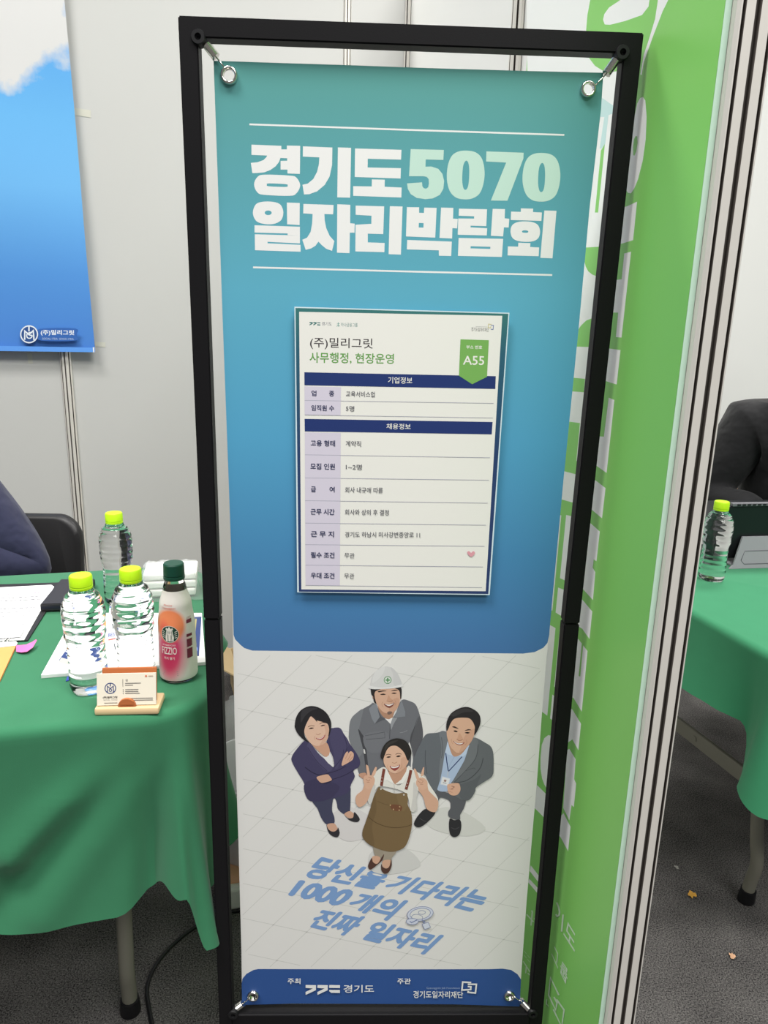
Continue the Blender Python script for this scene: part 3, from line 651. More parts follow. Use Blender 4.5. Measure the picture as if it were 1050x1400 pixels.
    P([(120, 480), (122, 430), (150, 414), (200, 418), (226, 450), (218, 505), (185, 545), (150, 545)], (218, 176, 150)); P([(143, 322), (156, 318), (167, 335), (180, 412), (158, 424)], (220, 178, 152)); P([(228, 342), (244, 338), (246, 350), (232, 400), (210, 428), (196, 415)], (220, 178, 152)); L([(140, 450), (165, 470), (180, 455)], 4, (172, 124, 102)); L([(150, 480), (178, 482)], 4, (172, 124, 102)); L([(165, 430), (195, 445)], 4, (176, 128, 106))
    P([(622, 500), (630, 455), (660, 436), (700, 442), (730, 478), (725, 530), (690, 560), (655, 548)], (218, 176, 150)); P([(600, 360), (612, 352), (624, 370), (650, 440), (628, 455)], (220, 178, 152)); P([(686, 345), (698, 338), (699, 355), (692, 412), (668, 424), (668, 405)], (220, 178, 152)); L([(640, 470), (670, 488), (690, 470)], 4, (172, 124, 102)); L([(660, 500), (690, 500)], 4, (172, 124, 102)); L([(655, 450), (690, 465)], 4, (176, 128, 106))
    P([(355, 385), (420, 500), (475, 465), (530, 365), (515, 330), (400, 380)], (196, 152, 126)); P([(330, 345), (352, 380), (412, 500), (345, 462), (318, 470)], (238, 237, 230), False); P([(538, 332), (556, 380), (500, 490), (420, 502), (480, 455), (525, 380)], (238, 237, 230), False); L([(412, 500), (415, 580)], 4, (196, 194, 186))
    P([(268, 528), (330, 560), (420, 588), (530, 584), (535, 640), (545, 705), (575, 770), (582, 880), (562, 990), (520, 1090), (460, 1130), (380, 1146), (280, 1125), (190, 1085), (125, 1030), (108, 960), (140, 860), (188, 720), (212, 630), (240, 570)], (122, 101, 70))
    P([(108, 960), (140, 860), (188, 720), (230, 600), (240, 760), (200, 900), (220, 1090), (125, 1030)], (113, 93, 64)); P([(440, 600), (530, 590), (540, 690), (500, 760), (460, 700)], (128, 107, 75))
    L([(160, 808), (240, 868), (340, 905), (430, 915), (520, 905), (582, 885)], 6, (88, 70, 46)); L([(250, 660), (320, 690), (400, 705), (480, 708)], 4, (98, 80, 54)); P([(380, 695), (480, 705), (475, 755), (395, 745)], (116, 78, 56)); 
    for c in ((375, 700), (405, 740), (465, 715), (460, 748)): A.disc(c, 7, ink(190, 160, 120), n=8)
    A.line([(316, 352), (302, 430), (290, 515)], 27, ink(126, 70, 58)); A.line([(572, 365), (560, 430), (525, 550)], 27, ink(126, 70, 58)); A.disc((285, 545), 9, ink(200, 196, 186), n=8); A.disc((505, 600), 9, ink(200, 196, 186), n=8); A.disc((295, 440), 5, ink(200, 190, 180), n=8); A.disc((292, 470), 5, ink(200, 190, 180), n=8); A.disc((540, 490), 5, ink(200, 190, 180), n=8); A.disc((530, 520), 5, ink(200, 190, 180), n=8)
    P([(310, 262), (325, 205), (370, 140), (450, 138), (520, 205), (548, 270), (530, 320), (485, 368), (425, 396), (365, 375), (322, 318)], (222, 183, 157)); P([(480, 250), (540, 250), (530, 320), (485, 368), (430, 394), (470, 330)], (212, 170, 144))
    P([(284, 215), (308, 140), (360, 84), (440, 60), (520, 84), (565, 148), (577, 210), (550, 268), (535, 262), (505, 195), (450, 142), (400, 128), (350, 160), (322, 220), (308, 256), (288, 250)], (46, 44, 42)); P([(330, 130), (380, 90), (450, 78), (420, 100), (360, 130), (320, 190)], (60, 58, 55))
    P([(338, 242), (358, 232), (382, 238), (360, 246)], (52, 40, 36)); P([(430, 234), (452, 224), (476, 230), (452, 240)], (52, 40, 36)); L([(330, 222), (355, 212), (385, 220)], 5, (100, 78, 66)); L([(425, 214), (450, 204), (482, 212)], 5, (100, 78, 66)); L([(392, 290), (415, 298), (440, 286)], 4, (178, 130, 106))
    P([(370, 324), (415, 332), (466, 312), (455, 345), (420, 370), (388, 355)], (150, 70, 66)); P([(378, 328), (416, 335), (460, 318), (445, 336), (412, 345), (388, 340)], (242, 238, 234)); L([(352, 312), (348, 335), (362, 360)], 3, (190, 146, 122)); L([(482, 300), (486, 325), (472, 350)], 3, (186, 140, 116))
    A.tf = None

def banner():
    t = thing('hanging_banner', (0, YB, 0), 'teal to blue and white printed job fair banner stretched on springs inside the black frame', 'banner')
    white_sheet = mat('banner_white', (226, 225, 221), rough=0.45, spec=0.3)
    holes = [ell(c, r*0.62, r2*0.62, 20) for c, r, r2 in GROM]
    A = Art(PBN, step=8e-6)
    outline = LEFT+[(400, 1372), (520, 1372.5), (620, 1373)]+RIGHT_E[::-1]+[(720, 97), (583, 93), (475, 89), (380, 86)]
    # sheet cut into three pieces by print colour, so the grommet holes stay simple
    cutT = [p for p in LEFT if p[1] < 860]+[(319.4, 868), (321.5, 874), (328, 881), (334, 886), (345, 889.5), (530, 891.5), (715, 893.6), (731, 891.5), (743, 885.5), (748.5, 879), (751, 868)]+[p for p in RIGHT_E if p[1] < 860][::-1]+[(720, 97), (583, 93), (475, 89), (380, 86)]
    Z = lambda y: on_y(530, y, YB).z
    teal = ramp_mat('banner_teal_ramp', 'Z', [(Z(890), (70, 116, 168)), (Z(760), (72, 136, 182)), (Z(600), (84, 162, 200)), (Z(400), (94, 172, 196)), (Z(260), (92, 164, 174)), (Z(100), (90, 157, 151))])
    blue = mat('banner_blue', (48, 84, 146), rough=0.42, spec=0.35)
    mid = [p for p in LEFT if p[1] > 890]
    A.raw([A.P(outline)]+[A.P(h) for h in holes], white_sheet)
    A.raw([A.P(cutT)]+[A.P(h) for h in holes[:2]], teal)
    low = [(331, 1374), (330.4, 1345), (331.5, 1338), (337, 1331.4), (346.7, 1326), (353, 1324.8), (520, 1325.3), (670, 1325), (687, 1324.3), (698.6, 1326), (707.7, 1332), (712.3, 1339), (710.5, 1376), (620, 1373), (520, 1372.5), (400, 1372)]
    A.raw([A.P(low)]+[A.P(h) for h in holes[2:]], blue)
    # tile joints printed in the lower half
    jl = ink(206, 206, 201); A.d += A.step
    for k in range(-8, 16):
        x1 = 316+56*k
        seg = []
        for i in range(0, 61):
            y = 896+(1322-896)*i/60; x = x1-(y-1000)/0.95
            if xl_at(y)+3 < x < xr_at(y)-3: seg.append((x, y))
        if len(seg) > 2: A.line([seg[0], seg[-1]], 1.3 if k == 2 else 0.8, jl, bump=False)
    for k in range(-2, 12):
        seg = []
        for i in range(0, 61):
            x = 318+(745-318)*i/60; y = 915+47.6*k+0.215*(x-520)
            if 896 < y < 1320 and xl_at(y)+3 < x < xr_at(y)-3: seg.append((x, y))
        if len(seg) > 2: A.line([seg[0], seg[-1]], 0.8, jl, bump=False)
    wt = ink(236, 236, 234); ltg = ink(196, 226, 212)
    A.line([(341, 170), (556, 177.5), (771.5, 184.5)], 2.4, wt); A.line([(346, 365.5), (550, 371), (755, 376)], 2.4, wt)
    # title, first line: heavy block lettering
    A.tf = crop(335, 190, 4.773); A.d += A.step
    def G(pts, holes=(), m=wt): A.poly(pts, m, holes=holes, bump=False)
    G([(42, 37), (237, 45), (237, 68), (273, 68), (273, 43), (360, 45), (358, 228), (277, 225), (277, 200), (232, 200), (232, 143), (275, 142), (275, 126), (231, 124), (222, 150), (200, 178), (165, 203), (125, 218), (85, 222), (48, 223), (38, 156), (80, 152), (120, 138), (140, 118), (144, 108), (42, 104)])
    G(catmull([(130, 233), (290, 239), (335, 252), (360, 303), (335, 355), (290, 371), (130, 365), (82, 350), (59, 297), (82, 247)], 4), [catmull([(155, 290), (265, 295), (278, 304), (265, 313), (155, 309), (143, 300)], 4)])
    G([(378, 48), (570, 56), (568, 170), (552, 245), (520, 300), (470, 342), (420, 360), (385, 362), (375, 299), (410, 291), (445, 262), (470, 215), (482, 165), (485, 120), (377, 115)]); G([(606, 55), (692, 58), (686, 383), (602, 381)])
    G([(718, 62), (1021, 71), (1018, 135), (801, 129), (800, 186), (1017, 191), (1015, 258), (716, 248)]); G([(828, 264), (912, 266), (911, 312), (1022, 317), (1020, 382), (706, 371), (706, 308), (827, 310)])
    # 5070
    A.tf = crop(550, 190, 4.773); A.d += A.step
    G([(55, 66), (271, 72), (268, 137), (153, 134), (151, 181), (190, 180), (235, 195), (262, 228), (273, 275), (268, 325), (245, 365), (200, 388), (150, 393), (95, 385), (55, 360), (36, 325), (31, 290), (129, 283), (131, 308), (140, 321), (155, 325), (169, 315), (174, 290), (172, 262), (160, 248), (140, 243), (44, 243)], m=ltg)
    z1 = [(417, 76), (480, 88), (520, 130), (537, 210), (530, 290), (505, 355), (460, 387), (405, 394), (350, 382), (310, 340), (291, 265), (296, 180), (320, 115), (360, 84)]
    G(catmull(z1, 4), [catmull([(418, 141), (432, 160), (437, 210), (434, 280), (425, 320), (411, 332), (398, 318), (391, 270), (394, 200), (402, 160)], 4)], ltg)
    G([(549, 81), (792, 90), (790, 128), (686, 403), (578, 402), (678, 154), (547, 147)], m=ltg)
    G(catmull([(x+494, y+15) for x, y in z1], 4), [catmull([(x+495, y+15) for x, y in [(418, 141), (432, 160), (437, 210), (434, 280), (425, 320), (411, 332), (398, 318), (391, 270), (394, 200), (402, 160)]], 4)], ltg)
    # second line
    A.tf = crop(335, 270, 4.773); A.d += A.step
    G(catmull([(115, 28), (185, 29), (232, 48), (250, 98), (235, 148), (185, 173), (120, 172), (72, 152), (51, 100), (70, 46)], 4), [ell((151, 100), 23, 15, 16)])
    G([(273, 33), (357, 36), (356, 180), (275, 175)])
    G([(62, 181), (358, 191), (358, 248), (278, 247), (278, 235), (62, 229)]); G([(64, 240), (277, 246), (278, 248), (358, 248), (358, 300), (147, 289), (147, 299), (362, 309), (363, 354), (65, 344)])
    G([(381, 42), (578, 49), (575, 110), (518, 108), (520, 150), (530, 200), (552, 250), (583, 285), (568, 348), (530, 335), (500, 310), (479, 288), (460, 315), (430, 333), (396, 342), (374, 276), (405, 262), (428, 225), (438, 170), (441, 108), (380, 104)])
    G([(602, 44), (687, 48), (686, 168), (716, 171), (714, 230), (684, 230), (682, 363), (600, 360)])
    G([(722, 53), (908, 58), (902, 239), (801, 236), (801, 293), (911, 297), (909, 357), (720, 352), (721, 178), (824, 172), (825, 119), (722, 113)]); G([(945, 57), (1028, 59), (1017, 373), (937, 370)])
    A.tf = crop(550, 270, 4.773); A.d += A.step
    G([(30, 63), (110, 64), (110, 100), (141, 101), (143, 66), (224, 68), (215, 262), (24, 254)], [[(108, 166), (139, 167), (138, 197), (107, 196)]]); G([(253, 66), (333, 68), (331, 138), (362, 140), (358, 202), (327, 200), (325, 268), (243, 264)]); G([(32, 277), (323, 288), (319, 382), (239, 380), (238, 345), (30, 339)])
    G([(370, 73), (553, 77), (548, 187), (446, 184), (445, 195), (554, 201), (551, 248), (362, 243), (365, 137), (468, 138), (469, 123), (368, 119)]); G([(590, 74), (670, 76), (668, 136), (698, 139), (694, 196), (663, 195), (658, 254), (578, 250)]); G([(368, 264), (658, 270), (650, 388), (363, 381)], [[(446, 318), (575, 322), (574, 336), (445, 332)]])
    G([(774, 71), (854, 73), (853, 95), (911, 98), (908, 153), (708, 147), (710, 92), (773, 94)]); G(catmull([(765, 158), (840, 159), (885, 180), (899, 225), (885, 268), (840, 288), (765, 286), (720, 265), (706, 220), (720, 178)], 4), [catmull([(790, 215), (815, 216), (822, 223), (815, 230), (788, 229), (781, 222)], 3)]); G([(757, 295), (836, 298), (834, 323), (893, 326), (890, 383), (687, 378), (689, 319), (756, 321)]); G([(927, 85), (1006, 87), (980, 397), (901, 394)])
    A.tf = None
    # slogan lying on the printed floor
    sb = ink(126, 160, 206)
    A.tf = crop(390, 1160, 7.5)
    A.text('당신을', (385, 68), (1105, 265), (160, 290), (925, 428), sb, 0.045)
    A.tf = crop(530, 1180, 7.5)
    A.text('기다리는', (130, 108), (1115, 300), (-75, 270), (875, 512), sb, 0.045)
    A.tf = crop(390, 1160, 7.5)
    A.text('1000', (150, 318), (745, 435), (20, 480), (560, 600), sb, 0.055)
    A.text('개의', (790, 440), (1270, 535), (605, 600), (1045, 745), sb, 0.045)
    A.text('진짜', (385, 612), (860, 705), (212, 800), (630, 902), sb, 0.045)
    A.text('일자리', (935, 735), (1635, 890), (750, 925), (1425, 1090), sb, 0.045)
    # printed photo of four people, seen from above
    people(A, white_sheet)
    A.tf = crop(530, 1180, 7.5)
    ic = ink(120, 132, 168)
    A.disc((333, 512), 134, ink(206, 212, 226), r2=72, rot=-0.15); A.disc((333, 512), 105, ink(222, 223, 220), r2=54, rot=-0.15)
    for rr, r2 in ((134, 72), (105, 54)): A.line([(333+rr*math.cos(a)*0.99+r2*math.sin(a)*0.15, 512-rr*math.cos(a)*0.15+r2*math.sin(a)) for a in [2*PI*i/28 for i in range(29)]], 5, ic)
    A.line(ell((350, 498), 36, 20, 18), 5, ic, closed=True); A.line(catmull([(240, 545), (265, 522), (310, 518), (355, 540), (355, 570)], 4, False), 5, ic)
    A.disc((252, 590), 64, ink(206, 212, 226), r2=32, rot=-0.1); A.line(ell((252, 590), 62, 32, 20), 5, ic, closed=True); A.line([(225, 588), (245, 602), (300, 575)], 9, ic)
    A.poly([(352, 618), (415, 598), (438, 650), (378, 672)], ink(210, 216, 228)); A.line([(352, 618), (415, 598), (438, 650), (378, 672)], 5, ic, closed=True); A.line([(362, 600), (385, 592)], 16, ic); A.line([(350, 570), (375, 605)], 6, ic)
    # credits at the foot of the banner
    A.tf = crop(380, 1320, 7.5)
    A.text('주최', (100, 120), (232, 122), (100, 180), (232, 181), wt, 0.02)
    for dx in (0, 121): G([(285+dx, 190), (391+dx, 192), (390+dx, 243), (285+dx, 292), (284+dx, 262), (358+dx, 226), (284+dx, 220)])
    G([(527, 190), (637, 192), (636, 222), (526, 220)]); G([(527, 240), (636, 241), (636, 272), (548, 271), (526, 255)])
    A.text('경기도', (672, 188), (985, 190), (672, 270), (985, 268), wt, 0.012)
    A.tf = crop(530, 1320, 7.5)
    A.text('주관', (98, 120), (236, 122), (98, 180), (236, 182), wt, 0.02)
    A.text('Gyeonggido Job Foundation', (398, 210), (738, 212), (398, 238), (738, 236), ink(150, 170, 205))
    A.text('경기도일자리재단', (262, 248), (772, 256), (262, 325), (772, 325), wt, 0.015)
    A.line([(855, 165), (768, 160), (760, 242), (850, 236), (852, 208), (820, 206)], 16, wt); A.line([(820, 183), (908, 183), (898, 272), (822, 264), (824, 250)], 16, wt)
    A.tf = None
    s = A.build('printed_sheet', t, warp=lambda v: v-Vector((0, YB, 0)))
    # the ramps read this object's own z, which equals height above the floor
    for c, r, r2 in GROM:
        p = on_y(c[0], c[1], YB); e = on_y(c[0]+r, c[1], YB); R_ = (e-p).length
        bm = bmesh.new()
        M = Matrix.Translation(p-Vector((0, YB, 0))) @ Matrix.Rotation(PI/2, 4, 'X')
        add_lathe(bm, [(R_*0.60, -0.002), (R_*0.60, 0.003), (R_*0.70, 0.0055), (R_*0.85, 0.0052), (R_*0.97, 0.0025), (R_, 0.0006), (R_, -0.002), (R_*0.6, -0.002)], 32, M=M)
        bmobj('grommet', bm, M_chrome, t, smooth=True)
banner()

# ------------------------------------------------------------------ paper notice on the banner
def notice():
    t = thing('job_notice_poster', (0, YB-0.0065, 0), 'white job notice sheet with dark border and green A55 ribbon, on the teal banner', 'poster')
    pl = Plane((0, YB-0.0065, 0), (1, 0, 0), (0, 0, 1), (0, -1, 0))
    bm = bmesh.new()
    q = [pl.uv(*p) for p in ((402.5, 419.3), (696.5, 427.6), (669.5, 813.5), (406.4, 809.8))]
    off = Vector((0, YB-0.0065, 0))
    fr = [bm.verts.new(pl.at(a, b)-off) for a, b in q]; bk = [bm.verts.new(pl.at(a, b, -0.0006)-off) for a, b in q]
    bm.faces.new(fr); bm.faces.new(bk)
    for i in range(4): bm.faces.new((fr[i], fr[(i+1) % 4], bk[(i+1) % 4], bk[i]))
    bmobj('backing', bm, mat('sleeve_edge', (214, 232, 238), rough=0.3), t)
    A = Art(pl, step=6e-6, base=2e-5)
    Z = lambda y: on_y(545, y, YB).z
    border = ramp_mat('notice_border', 'Z', [(Z(815), (44, 62, 108)), (Z(620), (42, 66, 108)), (Z(480), (46, 96, 116)), (Z(420), (60, 120, 116))])
    A.poly([(404, 421), (695, 429), (667.6, 812.2), (408.6, 809)], border)
    pa = ink(236, 235, 228)
    A.poly([(409, 426.3), (686.7, 431.8), (664, 808.3), (412, 805.8)], pa)
    A.tf = crop(390, 400, 3.256)
    navy = ink(38, 56, 112); lav = ink(214, 208, 222); rule = ink(170, 170, 184); tx = ink(92, 92, 100); dk = ink(60, 54, 58); nv = ink(62, 66, 98); gr = ink(104, 160, 82)
    # logos
    for dx in (0, 17): A.poly([(108+dx, 131), (123+dx, 132), (122+dx, 139), (108+dx, 147), (108+dx, 142), (116+dx, 137), (108+dx, 136)], ink(70, 120, 118))
    A.poly([(142, 132), (156, 133), (156, 137), (142, 136)], ink(70, 120, 118)); A.poly([(142, 141), (156, 142), (156, 147), (142, 146)], ink(70, 120, 118))
    A.text('경기도', (163, 130), (207, 132), (163, 147), (207, 148), ink(84, 92, 110)); A.line([(230, 140), (242, 138)], 2, ink(100, 160, 150)); A.line([(236, 132), (236, 152)], 2, ink(100, 160, 150)); A.line([(236, 143), (229, 151)], 2, ink(100, 160, 150)); A.line([(236, 143), (243, 150)], 2, ink(100, 160, 150))
    A.text('하나금융그룹', (248, 134), (322, 136), (248, 151), (322, 153), ink(110, 150, 146))
    A.text('경기도일자리재단', (828, 154), (906, 158), (828, 172), (906, 175), ink(96, 94, 92)); A.line([(848, 151), (900, 153)], 1.2, ink(170, 170, 168))
    A.line([(918, 142), (905, 140), (903, 156), (914, 157), (915, 150)], 3, ink(206, 196, 140)); A.line([(915, 146), (927, 146), (925, 164), (915, 163)], 3, ink(104, 120, 168))
    A.tf = crop(400, 410, 6.5625)
    A.text('(주)밀리그릿', (157, 335), (720, 347), (157, 440), (718, 452), dk, 0.004); A.text('사무행정, 현장운영', (153, 468), (910, 484), (153, 568), (908, 578), gr, 0.012)
    A.tf = crop(390, 400, 3.256)
    A.poly([(85, 354.5), (937, 372), (935, 429), (85.5, 412.5)], navy); A.poly([(86, 562), (923, 576), (919, 631), (87, 618)], navy)
    A.poly([(85.5, 417), (248, 421), (246, 546), (86.5, 543)], lav); A.poly([(87, 622), (247, 625), (243, 1305), (90, 1302)], lav)
    for a, b in (((86, 480), (927, 493)), ((87, 545), (924, 558)), ((88, 722), (911, 735)), ((88, 825), (907, 835)), ((88, 926), (901, 937)), ((89, 1026), (893, 1035)), ((89, 1122), (887, 1129)), ((90, 1213), (880, 1221)), ((90, 1303), (876, 1313))): A.line([a, b], 2.2, rule)
    A.poly([(780, 208), (906, 212), (898, 375), (832, 408), (773, 370)], ink(122, 176, 92))
    A.text('부스 번호', (806, 234), (877, 236), (805, 250), (876, 252), pa, 0.02); A.text('A55', (792, 281), (886, 283), (791, 321), (885, 323), pa, 0.012)
    A.text('기업정보', (458, 375), (566, 377), (457, 404), (565, 406), pa, 0.01); A.text('채용정보', (451, 582), (559, 584), (450, 608), (558, 610), pa, 0.01)
    def row(lab, x0, x1, y0, y1, val=None, v0=0, v1=0, w0=0, w1=0):
        A.text(lab, (x0, y0), (x1, y0+2), (x0, y1), (x1, y1+2), nv, 0.022)
        if val: A.text(val, (v0, w0), (v1, w0+2), (v0, w1), (v1, w1+3), tx, 0.006)
    A.text('업', (116, 435), (139, 436), (116, 460), (139, 461), nv, 0.022); A.text('종', (195, 437), (218, 438), (195, 462), (218, 463), nv, 0.022); A.text('교육서비스업', (271, 438), (399, 441), (270, 463), (398, 466), tx, 0.006)
    row('임직원 수', 116, 218, 500, 526, '5명', 270, 307, 503, 527); row('고용 형태', 113, 222, 656, 683, '계약직', 269, 337, 659, 684); row('모집 인원', 112, 221, 759, 786, '1~2명', 270, 341, 763, 787)
    A.text('급', (114, 862), (137, 863), (114, 887), (137, 888), nv, 0.022); A.text('여', (197, 863), (220, 864), (197, 888), (220, 889), nv, 0.022); A.text('회사 내규에 따름', (267, 865), (435, 868), (266, 890), (434, 893), tx, 0.006)
    row('근무 시간', 113, 220, 961, 988, '회사와 상의 후 결정', 266, 461, 964, 989); row('근 무 지', 114, 217, 1060, 1087, '경기도 하남시 미사강변중앙로 11', 266, 600, 1064, 1088); row('필수 조건', 114, 219, 1154, 1180, '무관', 264, 308, 1157, 1180); row('우대 조건', 114, 219, 1245, 1271, '무관', 263, 307, 1248, 1271)
    A.poly(catmull([(827, 1176), (812, 1163), (811, 1153), (819, 1151), (827, 1158), (835, 1151), (843, 1154), (842, 1164)], 4), ink(224, 160, 170))
    A.tf = None
    A.build('printed_page', t, warp=lambda v: v-off)
notice()

# ------------------------------------------------------------------ blue sky banner on the back wall
def sky_banner():
    pl = Plane(POLE_L+BN*0.03, BD, (0, 0, 1), BN)
    o = pl.o.copy()
    t = thing('sky_wall_banner', o, 'bright blue sky and cloud banner with white round emblem on the back wall', 'banner')
    m = bpy.data.materials.new('sky_print'); m.use_nodes = True; nt = m.node_tree; p = nt.nodes['Principled BSDF']
    p.inputs['Roughness'].default_value = 0.4; p.inputs['Specular IOR Level'].default_value = 0.35
    tc = nt.nodes.new('ShaderNodeTexCoord'); sp = nt.nodes.new('ShaderNodeSeparateXYZ'); nt.links.new(tc.outputs['Object'], sp.inputs[0])
    zb = pl.uv(60, 481)[1]; zt = pl.uv(60, 0)[1]
    mr = nt.nodes.new('ShaderNodeMapRange'); mr.inputs['From Min'].default_value = zb; mr.inputs['From Max'].default_value = zt+0.2; nt.links.new(sp.outputs['Z'], mr.inputs['Value'])
    cr = nt.nodes.new('ShaderNodeValToRGB'); nt.links.new(mr.outputs['Result'], cr.inputs['Fac'])
    el = cr.color_ramp.elements
    while len(el) < 5: el.new(0.5)
    for e, (v, c) in zip(el, ((0, (76, 130, 208)), (0.2, (84, 146, 216)), (0.42, (106, 174, 228)), (0.58, (102, 174, 228)), (1, (70, 144, 218)))): e.position = v; e.color = rgb(*c)
    ns = nt.nodes.new('ShaderNodeTexNoise'); ns.inputs['Scale'].default_value = 4.2; ns.inputs['Detail'].default_value = 8; ns.inputs['Roughness'].default_value = 0.55; nt.links.new(tc.outputs['Object'], ns.inputs['Vector'])
    # cloud amount grows towards the top of the sheet and falls away to its right edge
    g1 = nt.nodes.new('ShaderNodeMapRange'); g1.inputs['From Min'].default_value = pl.uv(40, 165)[1]; g1.inputs['From Max'].default_value = pl.uv(40, 45)[1]; g1.inputs['To Min'].default_value = -1.1; g1.inputs['To Max'].default_value = 0.85; nt.links.new(sp.outputs['Z'], g1.inputs['Value'])
    g2 = nt.nodes.new('ShaderNodeMapRange'); g2.inputs['From Min'].default_value = pl.uv(0, 50)[0]*BD.x; g2.inputs['From Max'].default_value = pl.uv(95, 50)[0]*BD.x; g2.inputs['To Min'].default_value = 0.4; g2.inputs['To Max'].default_value = -0.75; nt.links.new(sp.outputs['X'], g2.inputs['Value'])
    a1 = nt.nodes.new('ShaderNodeMath'); a1.operation = 'ADD'; nt.links.new(g1.outputs[0], a1.inputs[0]); nt.links.new(g2.outputs[0], a1.inputs[1])
    a2 = nt.nodes.new('ShaderNodeMath'); a2.operation = 'ADD'; nm = nt.nodes.new('ShaderNodeMath'); nm.operation = 'MULTIPLY_ADD'; nm.inputs[1].default_value = 2.4; nm.inputs[2].default_value = -0.7; nt.links.new(ns.outputs['Fac'], nm.inputs[0]); nt.links.new(a1.outputs[0], a2.inputs[0]); nt.links.new(nm.outputs[0], a2.inputs[1])
    c2 = nt.nodes.new('ShaderNodeValToRGB'); c2.color_ramp.elements[0].position = 0.42; c2.color_ramp.elements[1].position = 0.72; nt.links.new(a2.outputs[0], c2.inputs['Fac'])
    mx = nt.nodes.new('ShaderNodeMix'); mx.data_type = 'RGBA'; nt.links.new(c2.outputs['Color'], mx.inputs['Factor']); nt.links.new(cr.outputs['Color'], mx.inputs['A']); mx.inputs['B'].default_value = rgb(212, 211, 210)
    nt.links.new(mx.outputs['Result'], p.inputs['Base Color'])
    # sheet with slight waves
    bm = bmesh.new()
    ar = [pl.uv(88, 0), pl.uv(130.5, 481)]
    zt2 = ar[0][1]+0.35; zb2 = ar[1][1]
    NX, NZ = 26, 40; grid = []
    for j in range(NZ+1):
        f = j/NZ; z = zb2+(zt2-zb2)*f
        xr = ar[1][0]+(ar[0][0]-ar[1][0])*(z-zb2)/(ar[0][1]-zb2)
        rowv = []
        for i in range(NX+1):
            x = xr-1.1*(1-i/NX)
            d = 0.004*math.sin(3.1*x+5*z)+0.003*math.sin(9*z+2*x) + 0.035*max(0, 0.3-f)**1.5*1.2
            rowv.append(bm.verts.new(pl.at(x, z, d)-o))
        grid.append(rowv)
    for j in range(NZ):
        for i in range(NX): bm.faces.new((grid[j][i], grid[j][i+1], grid[j+1][i+1], grid[j+1][i]))
    s = bmobj('printed_sheet', bm, m, t, smooth=True)
    A = Art(pl, base=0.0185)
    hem = mat('sky_hem', (98, 158, 238), rough=0.4)
    wt = ink(226, 232, 240)
    A.poly([(-80, 471), (130.2, 475), (130.2, 481.2), (-80, 478.5)], hem)
    A.poly([(128.4, 474.5), (130.4, 474.5), (130.6, 481.3), (128.8, 481.3)], ink(236, 238, 240))
    A.tf = crop(20, 430, 8.75)
    sh = mat('emblem_backing', (52, 84, 142), rough=0.4)
    A.disc((192, 235), 108, sh); A.poly(catmull([(320, 170), (740, 165), (755, 240), (740, 310), (330, 310), (310, 240)], 4), mat('letter_backing', (58, 104, 178), rough=0.4))
    A.disc((192, 235), 107, wt, n=40, hole=0.86)
    A.line([(190, 132), (190, 200)], 18, wt); A.line([(140, 300), (140, 195), (190, 240), (242, 190), (250, 305)], 17, wt); A.line(catmull([(232, 215), (195, 215), (165, 240), (172, 275), (205, 282), (226, 262), (224, 248), (198, 248)], 4, False), 13, wt)
    A.text('(주)밀리그릿', (330, 180), (728, 186), (330, 252), (728, 255), wt, 0.03); A.text('SOCIAL-17DA  GOOD-17DA', (348, 275), (722, 280), (348, 298), (722, 303), ink(190, 206, 228))
    A.tf = None
    A.build('emblem_and_hem', t, warp=lambda v: v-o)
sky_banner()
def tape(u, v, w_, h_, ang, label):
    pl = Plane(POLE_L+BN*0.0012, BD, (0, 0, 1), BN)
    a, b = pl.uv(u, v); bm = bmesh.new()
    add_box(bm, pl.at(a, b), (w_, 0.0006, h_), Matrix.Rotation(math.atan2(BD.y, BD.x), 3, 'Z') @ Matrix.Rotation(ang, 3, 'Y'))
    tag(bmobj('tape_strip', bm, mat('yellowed_tape', (206, 205, 192), rough=0.35)), label, 'tape', 'tape on the back wall')
tape(112, 154, 0.055, 0.022, 0.08, 'pale strip of tape on the white wall right of the cloud print')
tape(137, 471, 0.035, 0.016, 0.05, 'small strip of tape on the white wall at the blue banner\'s bottom corner')
tape(41, 490, 0.016, 0.035, 0.0, 'short upright strip of tape just under the blue banner')

